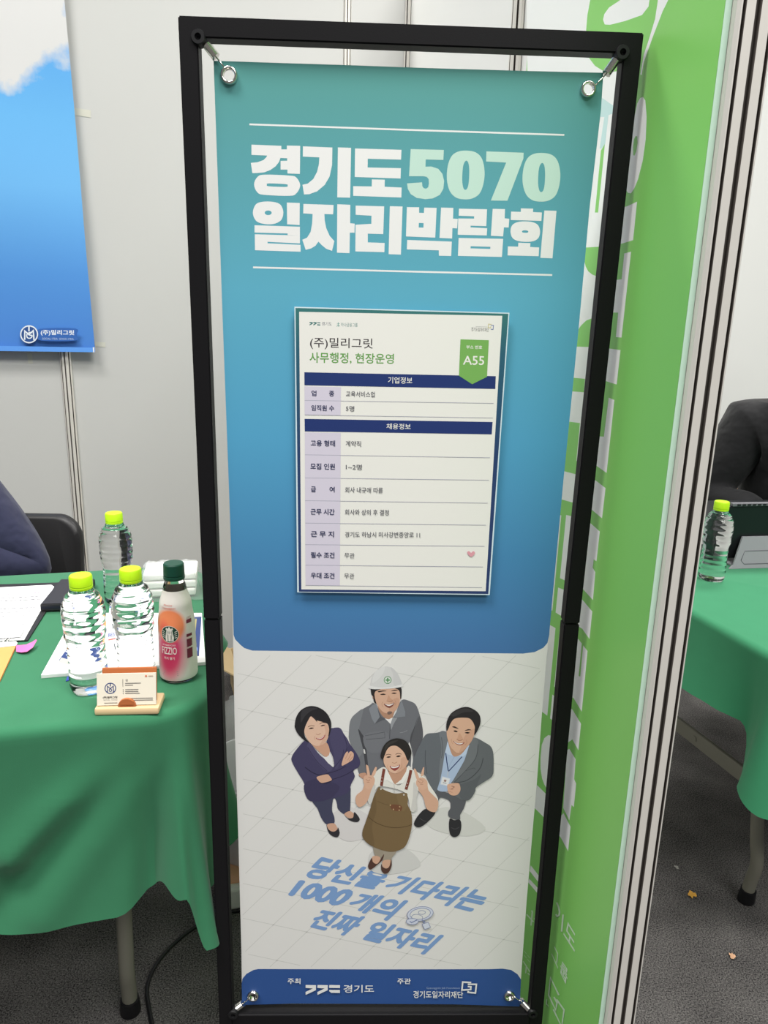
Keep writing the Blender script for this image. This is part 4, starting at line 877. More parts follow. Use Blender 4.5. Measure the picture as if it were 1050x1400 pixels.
# ------------------------------------------------------------------ left table with green cloth
TZ = 0.712
def cloth_mat(name, c, wr=0.8):
    return mat(name, c, rough=wr, spec=0.2, bump=0.12, bscale=900, sheen=0.15, var=0.05, vscale=30)
M_cloth = cloth_mat('green_felt_cloth', (51, 115, 81))
M_cloth2 = cloth_mat('green_felt_cloth_right', (58, 138, 97))
def interp(tab, x):
    if x <= tab[0][0]: return tab[0][1]
    for (x0, y0), (x1, y1) in zip(tab, tab[1:]):
        if x0 <= x <= x1:
            f = (x-x0)/(x1-x0); f = f*f*(3-2*f); return y0+(y1-y0)*f
    return tab[-1][1]
def drape(name, path, inner, hemz, push, m, loc, NW=26, rim=0.016):
    """cloth: flat top bounded by path (list of (xy, outward, s)), rounded rim, then a hanging skirt.
    hemz(s) gives hem height, push(s, f, z) the outward offset at fraction f of the drop"""
    bm = bmesh.new(); loc = Vector(loc)
    cols = []
    for (p, n, s) in path:
        col = []
        for k in range(5):                              # rounded rim
            a = PI/2*k/4
            q = Vector((p.x, p.y, 0))+Vector((n.x, n.y, 0))*(rim*math.sin(a)-rim)
            col.append(Vector((q.x, q.y, TZ-rim+rim*math.cos(a))))
        zb = hemz(s)
        for k in range(1, NW+1):
            f = k/NW; z = TZ-rim+(zb-(TZ-rim))*f
            d = push(s, f, z)
            col.append(Vector((p.x+n.x*d, p.y+n.y*d, z)))
        cols.append([bm.verts.new(v-loc) for v in col])
    for i in range(len(cols)-1):
        for k in range(len(cols[0])-1):
            bm.faces.new((cols[i][k], cols[i+1][k], cols[i+1][k+1], cols[i][k+1]))
    top = [c[0] for c in cols]+[bm.verts.new(Vector((x, y, TZ))-loc) for x, y in inner]
    bm.faces.new(top)
    o = bmobj(name, bm, m, None, loc, smooth=True, angle=60)
    return o
T1 = Vector((0.975, 0.2215)); N1 = Vector((-0.2215, 0.975))
def tn(t_, n_, T=T1, N=N1): return T*t_+N*n_
def vplane_hit(u, v, base, nrm):
    return hit(u, v, (base.x, base.y, 0), Vector((nrm.x, nrm.y, 0)))
def left_cloth():
    t1, n0, n1, cr = -0.277, 0.040, 0.783, 0.110
    path = []; s = 0
    def add(p, n):
        nonlocal s
        if path: s += (p-path[-1][0]).length
        path.append((p, n, s))
    for i in range(120): add(tn(-1.75+(t1-cr+1.75)*i/120, n0), -N1)
    s_c0 = path[-1][2]
    for i in range(65):
        a = PI/2*i/64; d = T1*math.sin(a)-N1*math.cos(a)
        add(tn(t1-cr, n0+cr)+d*cr, d)
    s_c1 = path[-1][2]; s_mid = (s_c0+s_c1)/2
    for i in range(1, 61): add(tn(t1, n0+cr+(n1-2*cr-n0)*i/60), T1)
    s_b0 = path[-1][2]
    for i in range(1, 13):
        a = PI/2*i/12; d = T1*math.cos(a)+N1*math.sin(a)
        add(tn(t1-cr, n1-cr)+d*cr, d)
    for i in range(1, 30): add(tn(t1-cr+(-1.75-t1+cr)*i/29, n1), N1)
    s_of_t = lambda t: t+1.75
    # hem of the front, from sight lines onto the front plane
    tab = []
    for u, v, fl in ((0, 1280, 0.03), (50, 1271, 0.03), (100, 1262, 0.03), (160, 1252, 0.03), (205, 1231, 0.03), (235, 1223, 0.025)):
        h = vplane_hit(u, v, tn(0, n0-fl), N1); tab.append((s_of_t(Vector((h.x, h.y)).dot(T1)), h.z))
    z0 = tab[0][1]
    tab = [(0, z0-0.03)]+tab
    s_mid = s_c0+0.070
    zc = vplane_hit(274, 1293, Vector((-0.318, -0.06)), -N1).z
    tab += [(s_mid-0.046, zc+0.128), (s_mid-0.024, zc+0.112), (s_mid-0.007, zc+0.006), (s_mid+0.012, zc), (s_mid+0.032, zc+0.05), (s_c1+0.04, 0.34), (s_c1+0.09, 0.36), (s_c1+0.17, 0.60), (s_c1+0.30, 0.640), (s_b0, 0.655), (path[-1][2], 0.5)]
    tab.sort()
    # diagonal creases on the front, as segments in (s, z)
    cre = []
    for (ua, va, ub, vb, am, sg) in ((178, 1016, 50, 1148, 0.020, 0.030), (150, 1052, 5, 1240, -0.016, 0.028), (205, 1050, 90, 1215, 0.008, 0.03), (232, 1040, 205, 1210, -0.012, 0.022), (250, 1000, 232, 1190, 0.010, 0.018)):
        a = vplane_hit(ua, va, tn(0, n0-0.015), N1); b = vplane_hit(ub, vb, tn(0, n0-0.03), N1)
        cre.append((s_of_t(Vector((a.x, a.y)).dot(T1)), a.z, s_of_t(Vector((b.x, b.y)).dot(T1)), b.z, am, sg))
    def push(s, f, z):
        re = max(0, min(1, (s-s_c1+0.01)/0.04))
        d = (0.012*f + 0.022*f*f)*(1-re) + 0.004*f*re
        for (sa, za, sb, zb, am, sg) in cre:
            dx, dz = sb-sa, zb-za; L2 = dx*dx+dz*dz
            q = ((s-sa)*dx+(z-za)*dz)/L2; qc = max(0, min(1.25, q))
            dist = math.hypot(s-sa-dx*qc, z-za-dz*qc)
            d += am*math.exp(-(dist/sg)**2)*min(1, max(0, f*3))*min(1, 0.35+qc)
        d += 0.034*(f**1.1)*math.exp(-((s-s_mid)/(0.016+0.012*f))**2)
        d -= 0.026*f*math.exp(-((s-s_mid+0.058)/0.022)**2)
        k = max(0, min(1, (s-s_mid-0.006)/0.035))*max(0, min(1, (s_c1+0.05-s)/0.03)); k = k*k*(3-2*k)
        d = d*(1-k)+0.001*k
        d += 0.045*f*f*math.exp(-((s-s_c1-0.075)/0.035)**2)
        d += 0.030*f*math.exp(-((s-s_c1-0.30)/0.05)**2)
        return d
    o = drape('tablecloth', path, [], lambda s: interp(tab, s), push, M_cloth, (tn(-0.9, 0.35).x, tn(-0.9, 0.35).y, 0), NW=30)
    tag(o, 'green tablecloth on the left table, under the bottles and papers', 'tablecloth', 'green tablecloths')
left_cloth()
def table(loc_t, T, N, t_end, width, n0, n1, foot, label, sgn, grp, cr_=0.03, leg_n=None):
    """folding table: top, two leg pairs with rubber feet, stretcher. foot = xy of the visible foot; sgn +1: end at +t side"""
    o = thing('folding_table', (tn(loc_t, (n0+n1)/2, T, N).x, tn(loc_t, (n0+n1)/2, T, N).y, 0), label, 'table', grp, math.atan2(T.y, T.x))
    L = Matrix.Rotation(-math.atan2(T.y, T.x), 4, 'Z') @ Matrix.Translation(-Vector(o.location))
    W = lambda t, n, z: L @ Vector((tn(t, n, T, N).x, tn(t, n, T, N).y, z))
    bm = bmesh.new()
    ta, tb = (t_end-0.017, t_end-width) if sgn > 0 else (t_end+0.017, t_end+width)
    a, b = W(min(ta, tb), n0+0.017, TZ-0.034), W(max(ta, tb), n1-0.017, TZ-0.006)
    add_box(bm, (a+b)/2, (abs(b.x-a.x), abs(b.y-a.y), 0.026))
    bmesh.ops.bevel(bm, geom=[e for e in bm.edges if abs(e.verts[0].co.z-e.verts[1].co.z) > 0.01], offset=cr_, segments=8, affect='EDGES')
    bmobj('tabletop', bm, mat('table_laminate', (170, 166, 158), rough=0.5), o)
    ft, fn = Vector(foot).dot(T), Vector(foot).dot(N)
    fn2 = leg_n if leg_n is not None else n1-(fn-n0)
    other = t_end-sgn*width+sgn*(t_end-ft)*sgn
    r = 0.0145
    for tt in (ft, t_end-sgn*(width-abs(t_end-ft))):
        for nn, dirn in ((fn, 1), (fn2, -1)):
            pts = [W(tt, nn, 0.022), W(tt, nn-dirn*0.006, 0.07), W(tt, nn-dirn*0.012, 0.12), W(tt, nn+dirn*0.004, 0.20), W(tt, nn+dirn*0.035, 0.45), W(tt, nn+dirn*0.045, TZ-0.036)]
            bm = bmesh.new(); add_tube(bm, catmull([tuple(p) for p in pts], 5, False), r, 14)
            lg = bmobj('leg', bm, M_legmetal, o, smooth=True, angle=60)
            bm = bmesh.new(); add_tube(bm, [W(tt, nn, 0.001), W(tt, nn, 0.004), W(tt, nn-dirn*0.003, 0.036)], [0.0185, 0.0195, 0.0175], 16)
            bmobj('rubber_foot', bm, M_blackplastic, lg, smooth=True, angle=60)
        bm = bmesh.new(); a, b = W(tt, fn+0.015, 0.30), W(tt, fn2-0.015, 0.30)
        add_box(bm, (a+b)/2, (0.012, abs(b.y-a.y), 0.04), bev=0.003); add_tube(bm, [(a+b)/2-Vector((0.008, 0, 0)), (a+b)/2+Vector((0.008, 0, 0))], 0.008, 10)
        bmobj('cross_rail', bm, M_legmetal, o)
    return o
fl = on_z(178, 1372, 0.02)
table(-1.0, T1, N1, -0.297, 1.45, 0.040, 0.783, (fl.x, fl.y), 'folding table with grey tube legs under the left green tablecloth', 1, 'folding tables', 0.11)

# ------------------------------------------------------------------ right table
T2 = Vector((0.9617, 0.274)); N2 = Vector((-0.274, 0.9617))
def right_cloth():
    t0, n0, n1, cr = 0.768, -0.050, 0.64, 0.035
    path = []; s = 0
    def add(p, n):
        nonlocal s
        if path: s += (p-path[-1][0]).length
        path.append((p, n, s))
    for i in range(20): add(tn(t0+1.55-(1.55-cr)*i/20, n1, T2, N2), N2)
    for i in range(10):
        a = PI/2*i/10; d = N2*math.cos(a)-T2*math.sin(a); add(tn(t0+cr, n1-cr, T2, N2)+d*cr, d)
    s_e0 = s
    for i in range(71): add(tn(t0, n1-cr-(n1-n0-2*cr)*i/70, T2, N2), -T2)
    s_c0 = path[-1][2]
    for i in range(1, 15):
        a = PI/2*i/14; d = -T2*math.cos(a)-N2*math.sin(a); add(tn(t0+cr, n0+cr, T2, N2)+d*cr, d)
    s_c1 = path[-1][2]; s_mid = (s_c0+s_c1)/2
    for i in range(1, 60): add(tn(t0+cr+(1.55-cr)*i/59, n0, T2, N2), -N2)
    s_of_n = lambda n: s_e0+(n1-cr-n)
    tab = []
    for u, v in ((935, 935), (960, 955), (985, 976), (1003, 992)):
        h = vplane_hit(u, v, tn(t0-0.02, 0, T2, N2), T2); tab.append((s_of_n(Vector((h.x, h.y)).dot(N2)), h.z))
    zend = tab[-1][1]
    h = vplane_hit(1004, 1015, tn(t0-0.05, 0, T2, N2), T2)
    tab += [(s_c0-0.05, zend-0.015), (s_c0-0.01, 0.44), (s_mid, 0.41), (s_c1+0.03, 0.42), (s_c1+0.10, 0.33), (s_c1+0.3, 0.33), (path[-1][2], 0.32)]
    tab = [(0, 0.5)]+tab; tab.sort()
    def push(s, f, z):
        d = 0.008*f+0.015*f*f
        d += 0.045*f**1.2*math.exp(-((s-s_mid+0.005)/(0.018+0.014*f))**2)
        d -= 0.02*f*math.exp(-((s-s_c0+0.05)/0.03)**2)
        d += 0.014*f*math.sin((s-s_e0)*19)*(1 if s > s_e0 else 0)
        d += 0.03*f*math.exp(-((s-s_c1-0.13)/0.05)**2) - 0.02*f*math.exp(-((s-s_c1-0.05)/0.03)**2)
        return d
    c = tn(t0+0.8, 0.3, T2, N2)
    o = drape('tablecloth', path, [], lambda s: interp(tab, s), push, M_cloth2, (c.x, c.y, 0), NW=26)
    tag(o, 'green tablecloth on the table behind the aluminium post at right', 'tablecloth', 'green tablecloths')
right_cloth()
fr_ = on_z(1021, 1222, 0.02)
table(1.5, T2, N2, 0.768, 1.45, -0.050, 0.64, (fr_.x, fr_.y), 'folding table with grey tube legs under the right green tablecloth', -1, 'folding tables', 0.03, 0.56)

# ------------------------------------------------------------------ bottles
def glass_mat(name, col, ior, rough=0.0):
    m = bpy.data.materials.new(name); m.use_nodes = True; p = m.node_tree.nodes['Principled BSDF']
    p.inputs['Base Color'].default_value = col; p.inputs['Transmission Weight'].default_value = 1.0; p.inputs['IOR'].default_value = ior; p.inputs['Roughness'].default_value = rough
    return m
M_water = glass_mat('clear_bottle_with_water', (0.985, 0.995, 0.995, 1), 1.33)
M_cap = mat('lime_cap', (190, 238, 30), rough=0.4, spec=0.4)
def water_bottle(p, label, first=None):
    grp = 'lime capped water bottles'
    if first is None:
        t = thing('water_bottle', p, label, 'bottle', grp)
        prof = [(0, 0.004), (0.012, 0.003), (0.022, 0.0), (0.027, 0.001), (0.030, 0.006)]
        def body_r(z):
            base = interp([(0.006, 0.0305), (0.03, 0.0305), (0.072, 0.0295), (0.085, 0.0292), (0.10, 0.0325), (0.135, 0.0338), (0.150, 0.0325), (0.165, 0.027), (0.176, 0.0185), (0.181, 0.0145), (0.19, 0.0140)], z)
            if 0.012 < z < 0.152: base += 0.00035*math.cos((z-0.012)/0.0128*2*PI)
            return base
        z = 0.009
        while z < 0.189: prof.append((body_r(z), z)); z += 0.0016
        prof += [(0.0140, 0.190), (0, 0.190)]
        bm = bmesh.new()
        def rad(th, r, z):
            if z < 0.02: return r*(1-0.05*(1-z/0.02)*(0.5+0.5*math.cos(5*th)))
            if 0.095 < z < 0.15: return r+0.0004*math.cos(6*th+z*160)
            return r
        add_lathe(bm, prof, 48, rad=rad)
        bmobj('bottle_body', bm, M_water, t, smooth=True)
        bm = bmesh.new()
        add_lathe(bm, [(0.0142, 0.1785), (0.0172, 0.1785), (0.0176, 0.180), (0.0176, 0.1825), (0.0168, 0.183), (0.0168, 0.1838), (0.0177, 0.1845), (0.0175, 0.1985), (0.0163, 0.2005), (0, 0.2005)], 48, rad=lambda th, r, z: r*(1+0.008*math.cos(48*th)) if 0.0185 < z and r > 0.0165 else r)
        bmobj('cap', bm, M_cap, t, smooth=True, angle=35)
        return t
    r = first.copy(); COL.objects.link(r); r.location = p; r['label'] = label
    for ch in first.children:
        c = ch.copy(); COL.objects.link(c); c.parent = r
    return r
def tp(u, v, z=TZ): q = on_z(u, v, z); return Vector((q.x, q.y, z+0.0005))
wb = water_bottle(tp(123, 942), 'lime capped water bottle at front left, behind the business card holder')
water_bottle(tp(188, 929), 'lime capped water bottle beside the pink drink bottle', wb).rotation_euler = (0, 0, 0.6)
water_bottle(tp(164, 823), 'lime capped water bottle farthest back on the left table, by the chair', wb).rotation_euler = (0, 0, 1.3)
water_bottle(tp(972, 792), 'lime capped water bottle on the right table beside the black laptop', wb).rotation_euler = (0, 0, 0.9)

def fizz_bottle(p):
    t = thing('drink_bottle', p, 'pink and peach labelled soda bottle with dark green cap on the left table', 'bottle')
    rz = interp
    tab = [(0.0, 0.0285), (0.010, 0.0315), (0.10, 0.0300), (0.135, 0.0262), (0.165, 0.0190), (0.180, 0.0150), (0.19, 0.0142)]
    R = lambda z: interp(tab, z)
    prof = [(0, 0.004), (0.02, 0.002), (0.026, 0.0)]+[(R(z/1000), z/1000) for z in range(4, 191, 4)]+[(0, 0.191)]
    bm = bmesh.new(); add_lathe(bm, prof, 48, rad=lambda th, r, z: r*(1-0.06*max(0, 1-z/0.02)*(0.5+0.5*math.cos(5*th))))
    bmobj('bottle_body', bm, glass_mat('pale_pink_soda', (0.98, 0.93, 0.90, 1), 1.33), t, smooth=True)
    bm = bmesh.new()
    add_lathe(bm, [(0.0145, 0.180), (0.0172, 0.180), (0.0176, 0.1815), (0.0174, 0.1855), (0.0164, 0.186), (0.0164, 0.187), (0.0174, 0.188), (0.0170, 0.2055), (0.0155, 0.2075), (0, 0.2075)], 48)
    cp = bmobj('cap', bm, mat('dark_green_cap', (18, 72, 56), rough=0.4), t, smooth=True, angle=35)
    # label: printed film wrapped on the body
    m = bpy.data.materials.new('fruit_label'); m.use_nodes = True; nt = m.node_tree; pr = nt.nodes['Principled BSDF']; pr.inputs['Roughness'].default_value = 0.35
    tc = nt.nodes.new('ShaderNodeTexCoord')
    def blob(cx, cz, rx, rz_, soft, prev, col):
        mp = nt.nodes.new('ShaderNodeMapping'); mp.inputs['Location'].default_value = (-cx/rx, 0, -cz/rz_); mp.inputs['Scale'].default_value = (1/rx, 0, 1/rz_)
        nt.links.new(tc.outputs['Object'], mp.inputs['Vector'])
        ln = nt.nodes.new('ShaderNodeVectorMath'); ln.operation = 'LENGTH'; nt.links.new(mp.outputs[0], ln.inputs[0])
        mr = nt.nodes.new('ShaderNodeMapRange'); mr.inputs['From Min'].default_value = 1-soft; mr.inputs['From Max'].default_value = 1; mr.inputs['To Min'].default_value = 1; mr.inputs['To Max'].default_value = 0; nt.links.new(ln.outputs['Value'], mr.inputs['Value'])
        mx = nt.nodes.new('ShaderNodeMix'); mx.data_type = 'RGBA'; nt.links.new(mr.outputs[0], mx.inputs['Factor'])
        if isinstance(prev, tuple): mx.inputs['A'].default_value = prev
        else: nt.links.new(prev, mx.inputs['A'])
        mx.inputs['B'].default_value = rgb(*col); return mx.outputs['Result']
    c = blob(-0.006, 0.062, 0.034, 0.066, 0.55, rgb(228, 222, 214), (214, 72, 112))
    c = blob(-0.009, 0.045, 0.022, 0.045, 0.8, c, (196, 48, 92))
    c = blob(-0.004, 0.106, 0.027, 0.032, 0.22, c, (240, 140, 92))
    c = blob(-0.014, 0.098, 0.012, 0.022, 0.9, c, (236, 96, 84))
    nt.links.new(c, pr.inputs['Base Color'])
    bm = bmesh.new(); add_lathe(bm, [(R(z/1000)+0.0006, z/1000) for z in range(7, 164, 4)], 64)
    lb = bmobj('label', bm, m, t, smooth=True)
    # lettering and emblem wrapped on the label, facing the viewer
    ang0 = -PI/2-0.28
    class Wrap:
        o = Vector((0, 0, 0)); n = Vector((0, -1, 0)); fine = 0.0022
        def uv(s, u, v): return (u, v)
        def at(s, a, b, d=0.0):
            r = R(b)+0.0009+d*0.5; th = ang0+a/R(b); return Vector((r*math.cos(th), r*math.sin(th), b))
    A = Art(Wrap(), step=3e-5); wt = ink(236, 226, 222)
    g = ink(26, 66, 52); cw = ink(228, 226, 216)
    def D(cx, cz, r, n=40): return [(cx+r*math.cos(2*PI*i/n), cz+r*math.sin(2*PI*i/n)) for i in range(n)]
    cx, cz = 0.004, 0.092
    A.poly(D(cx, cz, 0.0150), cw); A.poly(D(cx, cz, 0.0143), g)
    A.poly([(cx-0.0058, cz+0.002), (cx-0.0048, cz+0.0075), (cx, cz+0.0092), (cx+0.0048, cz+0.0075), (cx+0.0058, cz+0.002), (cx+0.0072, cz-0.006), (cx+0.0062, cz-0.0125), (cx-0.0062, cz-0.0125), (cx-0.0072, cz-0.006)], cw)
    A.poly([(cx-0.0065, cz+0.0078), (cx-0.0052, cz+0.0118), (cx-0.003, cz+0.0095), (cx, cz+0.0135), (cx+0.003, cz+0.0095), (cx+0.0052, cz+0.0118), (cx+0.0065, cz+0.0078), (cx, cz+0.0086)], cw)
    A.poly(D(cx, cz+0.0036, 0.0030, 16), ink(206, 206, 196)); 
    for sx in (-1, 1):
        A.line([(cx+sx*0.0038, cz+0.006), (cx+sx*0.0042, cz), (cx+sx*0.0034, cz-0.006), (cx+sx*0.0040, cz-0.0125)], 0.0007, g); A.line([(cx+sx*0.0020, cz-0.001), (cx+sx*0.0022, cz-0.007), (cx+sx*0.0016, cz-0.0128)], 0.0005, g)
        for k in range(4): A.line([(cx+sx*0.0085, cz+0.004-0.0034*k), (cx+sx*0.0122, cz+0.0055-0.0036*k)], 0.0011, cw)
        A.line([(cx+sx*0.0009-0.0005, cz+0.0042), (cx+sx*0.0009+0.0005, cz+0.0042)], 0.0004, g)
    A.line([(cx-0.001, cz+0.0022), (cx+0.001, cz+0.0022)], 0.0004, g)
    def TX(s, x0, x1, z0, z1, m_, b=0.0): A.text(s, (x0, z1), (x1, z1), (x0, z0), (x1, z0), m_, b)
    TX('PEACH', -0.006, 0.008, 0.1400, 0.1428, ink(216, 110, 96)); TX('STRAWBERRY', -0.010, 0.014, 0.1350, 0.1380, ink(216, 110, 96))
    TX('STARBUCKS', -0.009, 0.013, 0.0712, 0.0740, wt, 0.01); TX('FIZZIO', -0.011, 0.015, 0.0560, 0.0690, wt, 0.012); TX('피치 딸기', -0.007, 0.011, 0.0465, 0.0515, wt, 0.01)
    mar = ink(118, 46, 66)
    for z0, z1 in ((0.108, 0.114), (0.084, 0.089), (0.066, 0.080), (0.046, 0.063)):
        A.poly([(0.0315, z0), (0.0425, z0), (0.0425, z1), (0.0315, z1)], mar)
    for k in range(12): A.line([(0.0315, 0.118-0.0019*k-0.03*(k > 5)), (0.041, 0.118-0.0019*k-0.03*(k > 5))], 0.0006, ink(170, 120, 128))
    for k in range(3): A.line([(-0.012+0.002*k, 0.018+0.0035*k), (0.016, 0.018+0.0035*k)], 0.0007, ink(150, 146, 142))
    A.build('label_print', lb, orient=False)
    t.rotation_euler = (0, 0, 0)
fizz_bottle(tp(245, 925))

# ------------------------------------------------------------------ small things on the left table
def flat_sheet(name, corners, z, th, m, bev=0.0):
    """thin rectangular thing lying on the table; corners in photograph pixels on its top plane"""
    P = [on_z(u, v, z+th) for u, v in corners]
    c = sum(P, Vector())/len(P); c.z = 0
    bm = bmesh.new()
    hi = [bm.verts.new((p.x-c.x, p.y-c.y, z+th)) for p in P]; lo = [bm.verts.new((p.x-c.x, p.y-c.y, z)) for p in P]
    bm.faces.new(hi); bm.faces.new(lo[::-1])
    n = len(P)
    for i in range(n): bm.faces.new((hi[i], hi[(i+1) % n], lo[(i+1) % n], lo[i]))
    return bm, c
def zplane(z, c): return Plane((c.x, c.y, z), (1, 0, 0), (0, 1, 0), (0, 0, 1))
TZ1 = TZ+0.0004
# business card holder and card
def card_holder():
    c0 = tp(174, 977); z0 = TZ+0.0005
    pl_, pr_ = tp(129.5, 977), tp(216.5, 975); d = Vector((pr_.x-pl_.x, pr_.y-pl_.y, 0)); rz = math.atan2(d.y, d.x)
    t = thing('card_holder', (c0.x, c0.y, z0), 'pale wooden business card holder at the front corner of the left table', 'card holder', None, rz)
    wood = mat('pale_birch', (226, 196, 152), rough=0.5, var=0.12, vscale=18); brown = mat('cognac_leather', (186, 108, 62), rough=0.55)
    bm = bmesh.new(); add_box(bm, (0, 0.022, 0.006), (0.098, 0.05, 0.012), bev=0.003); bmobj('base', bm, wood, t, smooth=True, angle=40)
    bm = bmesh.new(); add_box(bm, (0, 0, 0), (0.084, 0.0035, 0.054), bev=0.001)
    M = Matrix.Translation((0.0, 0.026, 0.0385)) @ Matrix.Rotation(math.radians(-12), 4, 'X'); bmesh.ops.transform(bm, matrix=M, verts=bm.verts); bmobj('back_plate', bm, brown, t)
    bm = bmesh.new(); n = 24
    pts = [(0.0135*math.cos(PI*i/n), 0.0125*math.sin(PI*i/n)+0.013) for i in range(n+1)]
    f = [bm.verts.new((x, 0.001, z)) for x, z in pts]; b = [bm.verts.new((x, 0.006, z)) for x, z in pts]
    bm.faces.new(f); bm.faces.new(b[::-1])
    for i in range(n+1): bm.faces.new((f[i], f[(i+1) % (n+1)], b[(i+1) % (n+1)], b[i]))
    add_box(bm, (0, 0.0035, 0.0135), (0.02, 0.005, 0.005)); bmobj('front_stop', bm, brown, t, smooth=True, angle=40)
    # the card
    k = thing('business_card', (c0.x, c0.y, z0), 'cream business card with round blue emblem, propped in the wooden holder', 'card', None, rz)
    M = Matrix.Translation((-0.001, 0.0095, 0.0382)) @ Matrix.Rotation(math.radians(-12), 4, 'X')
    bm = bmesh.new(); add_box(bm, (0, 0.0012, 0), (0.09, 0.0022, 0.05)); bmesh.ops.transform(bm, matrix=M, verts=bm.verts); bmobj('card_stack', bm, mat('cream_card', (232, 224, 206), rough=0.6), k)
    class CP:
        n = Vector((0, -1, 0))
        def uv(s, a, b): return (a, b)
        def at(s, a, b, d=0.0): return M @ Vector((a, -0.0001-d, b))
    A = Art(CP(), step=2e-5); bl = ink(54, 70, 120); gy = ink(128, 124, 120); dk = ink(62, 60, 62)
    def TX(s, x0, x1, z0, z1, m_, b=0.0): A.text(s, (x0, z1), (x1, z1), (x0, z0), (x1, z0), m_, b)
    cx, cz = -0.0245, 0.002
    A.disc((cx, cz), 0.0088, bl, n=32, hole=0.84)
    A.line([(cx, cz+0.0085), (cx, cz+0.003)], 0.0015, bl); A.line([(cx-0.0045, cz-0.006), (cx-0.0045, cz+0.0035), (cx, cz-0.0005), (cx+0.0045, cz+0.0035), (cx+0.0045, cz-0.006)], 0.0014, bl); A.disc((cx, cz-0.003), 0.0025, bl, n=16, hole=0.6)
    TX('(주)밀리그릿', -0.036, -0.014, -0.0145, -0.0105, dk, 0.03); TX('SOCIAL  GOOD', -0.035, -0.014, -0.0170, -0.0155, gy)
    A.line([(-0.0055, 0.016), (-0.0055, 0.004)], 0.0006, dk)
    for x in (0, 0.0065, 0.013): TX('김', -0.0015+x, 0.0018+x, 0.0125, 0.0162, dk) if x == 0 else None
    for i, (x0, x1, z) in enumerate(((-0.002, 0.022, 0.0095), (-0.002, 0.010, 0.0065), (-0.002, 0.018, -0.0005), (-0.002, 0.018, -0.0035), (-0.002, 0.020, -0.0065), (-0.002, 0.040, -0.0145), (-0.002, 0.040, -0.0175))): A.line([(x0, z), (x1, z)], 0.0011, gy)
    for z in (-0.0005, -0.0035, -0.0065): A.line([(-0.0055, z), (-0.0045, z)], 0.0012, dk)
    A.disc((0.030, 0.0205), 0.0016, ink(214, 120, 90), n=12); A.line([(0.0335, 0.0205), (0.0405, 0.0205)], 0.0014, ink(190, 170, 150))
    A.line([(-0.034, -0.021), (-0.014, -0.021)], 0.0009, gy)
    A.build('print', k, orient=False)
card_holder()

# catalogue spread under the bottles
def catalogue():
    bm, c = flat_sheet('x', [(56, 923), (103, 838), (276, 838), (281, 905)], TZ1, 0.006, None)
    t = thing('catalogue', c, 'white product catalogue with navy picture panels lying under the water bottles', 'booklet')
    pg = bmobj('pages', bm, M_paper, t)
    A = Art(zplane(TZ1+0.0062, c), step=3e-5); nvy = ink(48, 66, 120); lt = ink(120, 150, 214); gy = ink(170, 172, 176)
    A.poly([(80, 903), (96, 881), (112, 884), (106, 912)], nvy); A.poly([(80, 905), (84, 899), (108, 906), (106, 913)], ink(196, 192, 180)); 
    A.line([(88, 890), (96, 893)], 1.2, ink(210, 214, 226)); A.line([(90, 895), (94, 897)], 0.8, ink(210, 214, 226)); A.line([(97, 886), (95, 898)], 0.9, ink(210, 214, 226))
    A.poly([(258, 844), (275.5, 843), (272, 897), (261, 897)], nvy); A.line([(268, 846), (266, 866)], 2.2, ink(170, 160, 110)); A.line([(263, 850), (262, 864)], 2.0, ink(226, 228, 232)); A.poly([(262, 888), (270, 885), (270, 890), (263, 892)], lt)
    A.build('print', pg, warp=lambda v: v-c)
    # loose flyer between the bottles
    bm, c2 = flat_sheet('x', [(143, 888), (150, 828), (164, 826), (162, 890)], TZ1+0.0064, 0.0006, None)
    f = thing('flyer', c2, 'narrow printed flyer with car pictures between the two front water bottles', 'flyer')
    pg2 = bmobj('page', bm, M_paper, f)
    B = Art(zplane(TZ1+0.0072, c2), step=3e-5)
    B.poly([(150, 829), (164, 827), (164, 829.5), (150, 831.5)], ink(90, 110, 180)); B.text('GOOD', (150.5, 836), (162, 835), (150, 840), (162, 839), ink(206, 92, 80)); B.poly([(153, 853), (161, 851), (161, 857), (154, 860)], ink(70, 74, 84)); B.text('BEST', (148, 866), (161, 864), (147.5, 871), (161, 869), ink(70, 90, 160), 0.02); B.line([(148, 875), (158, 873)], 1.6, ink(206, 92, 80)); B.line([(156, 880), (158, 888)], 1.4, ink(70, 74, 84))
    B.build('print', pg2, warp=lambda v: v-c2)
    bm, c3 = flat_sheet('x', [(90, 931), (92, 925), (103, 923), (101, 928)], TZ1, 0.0012, None)
    tag(bmobj('blue_tag', bm, mat('blue_card', (52, 66, 168), rough=0.5), None, c3), 'small blue tag sticking out under the catalogue', 'tag')
catalogue()
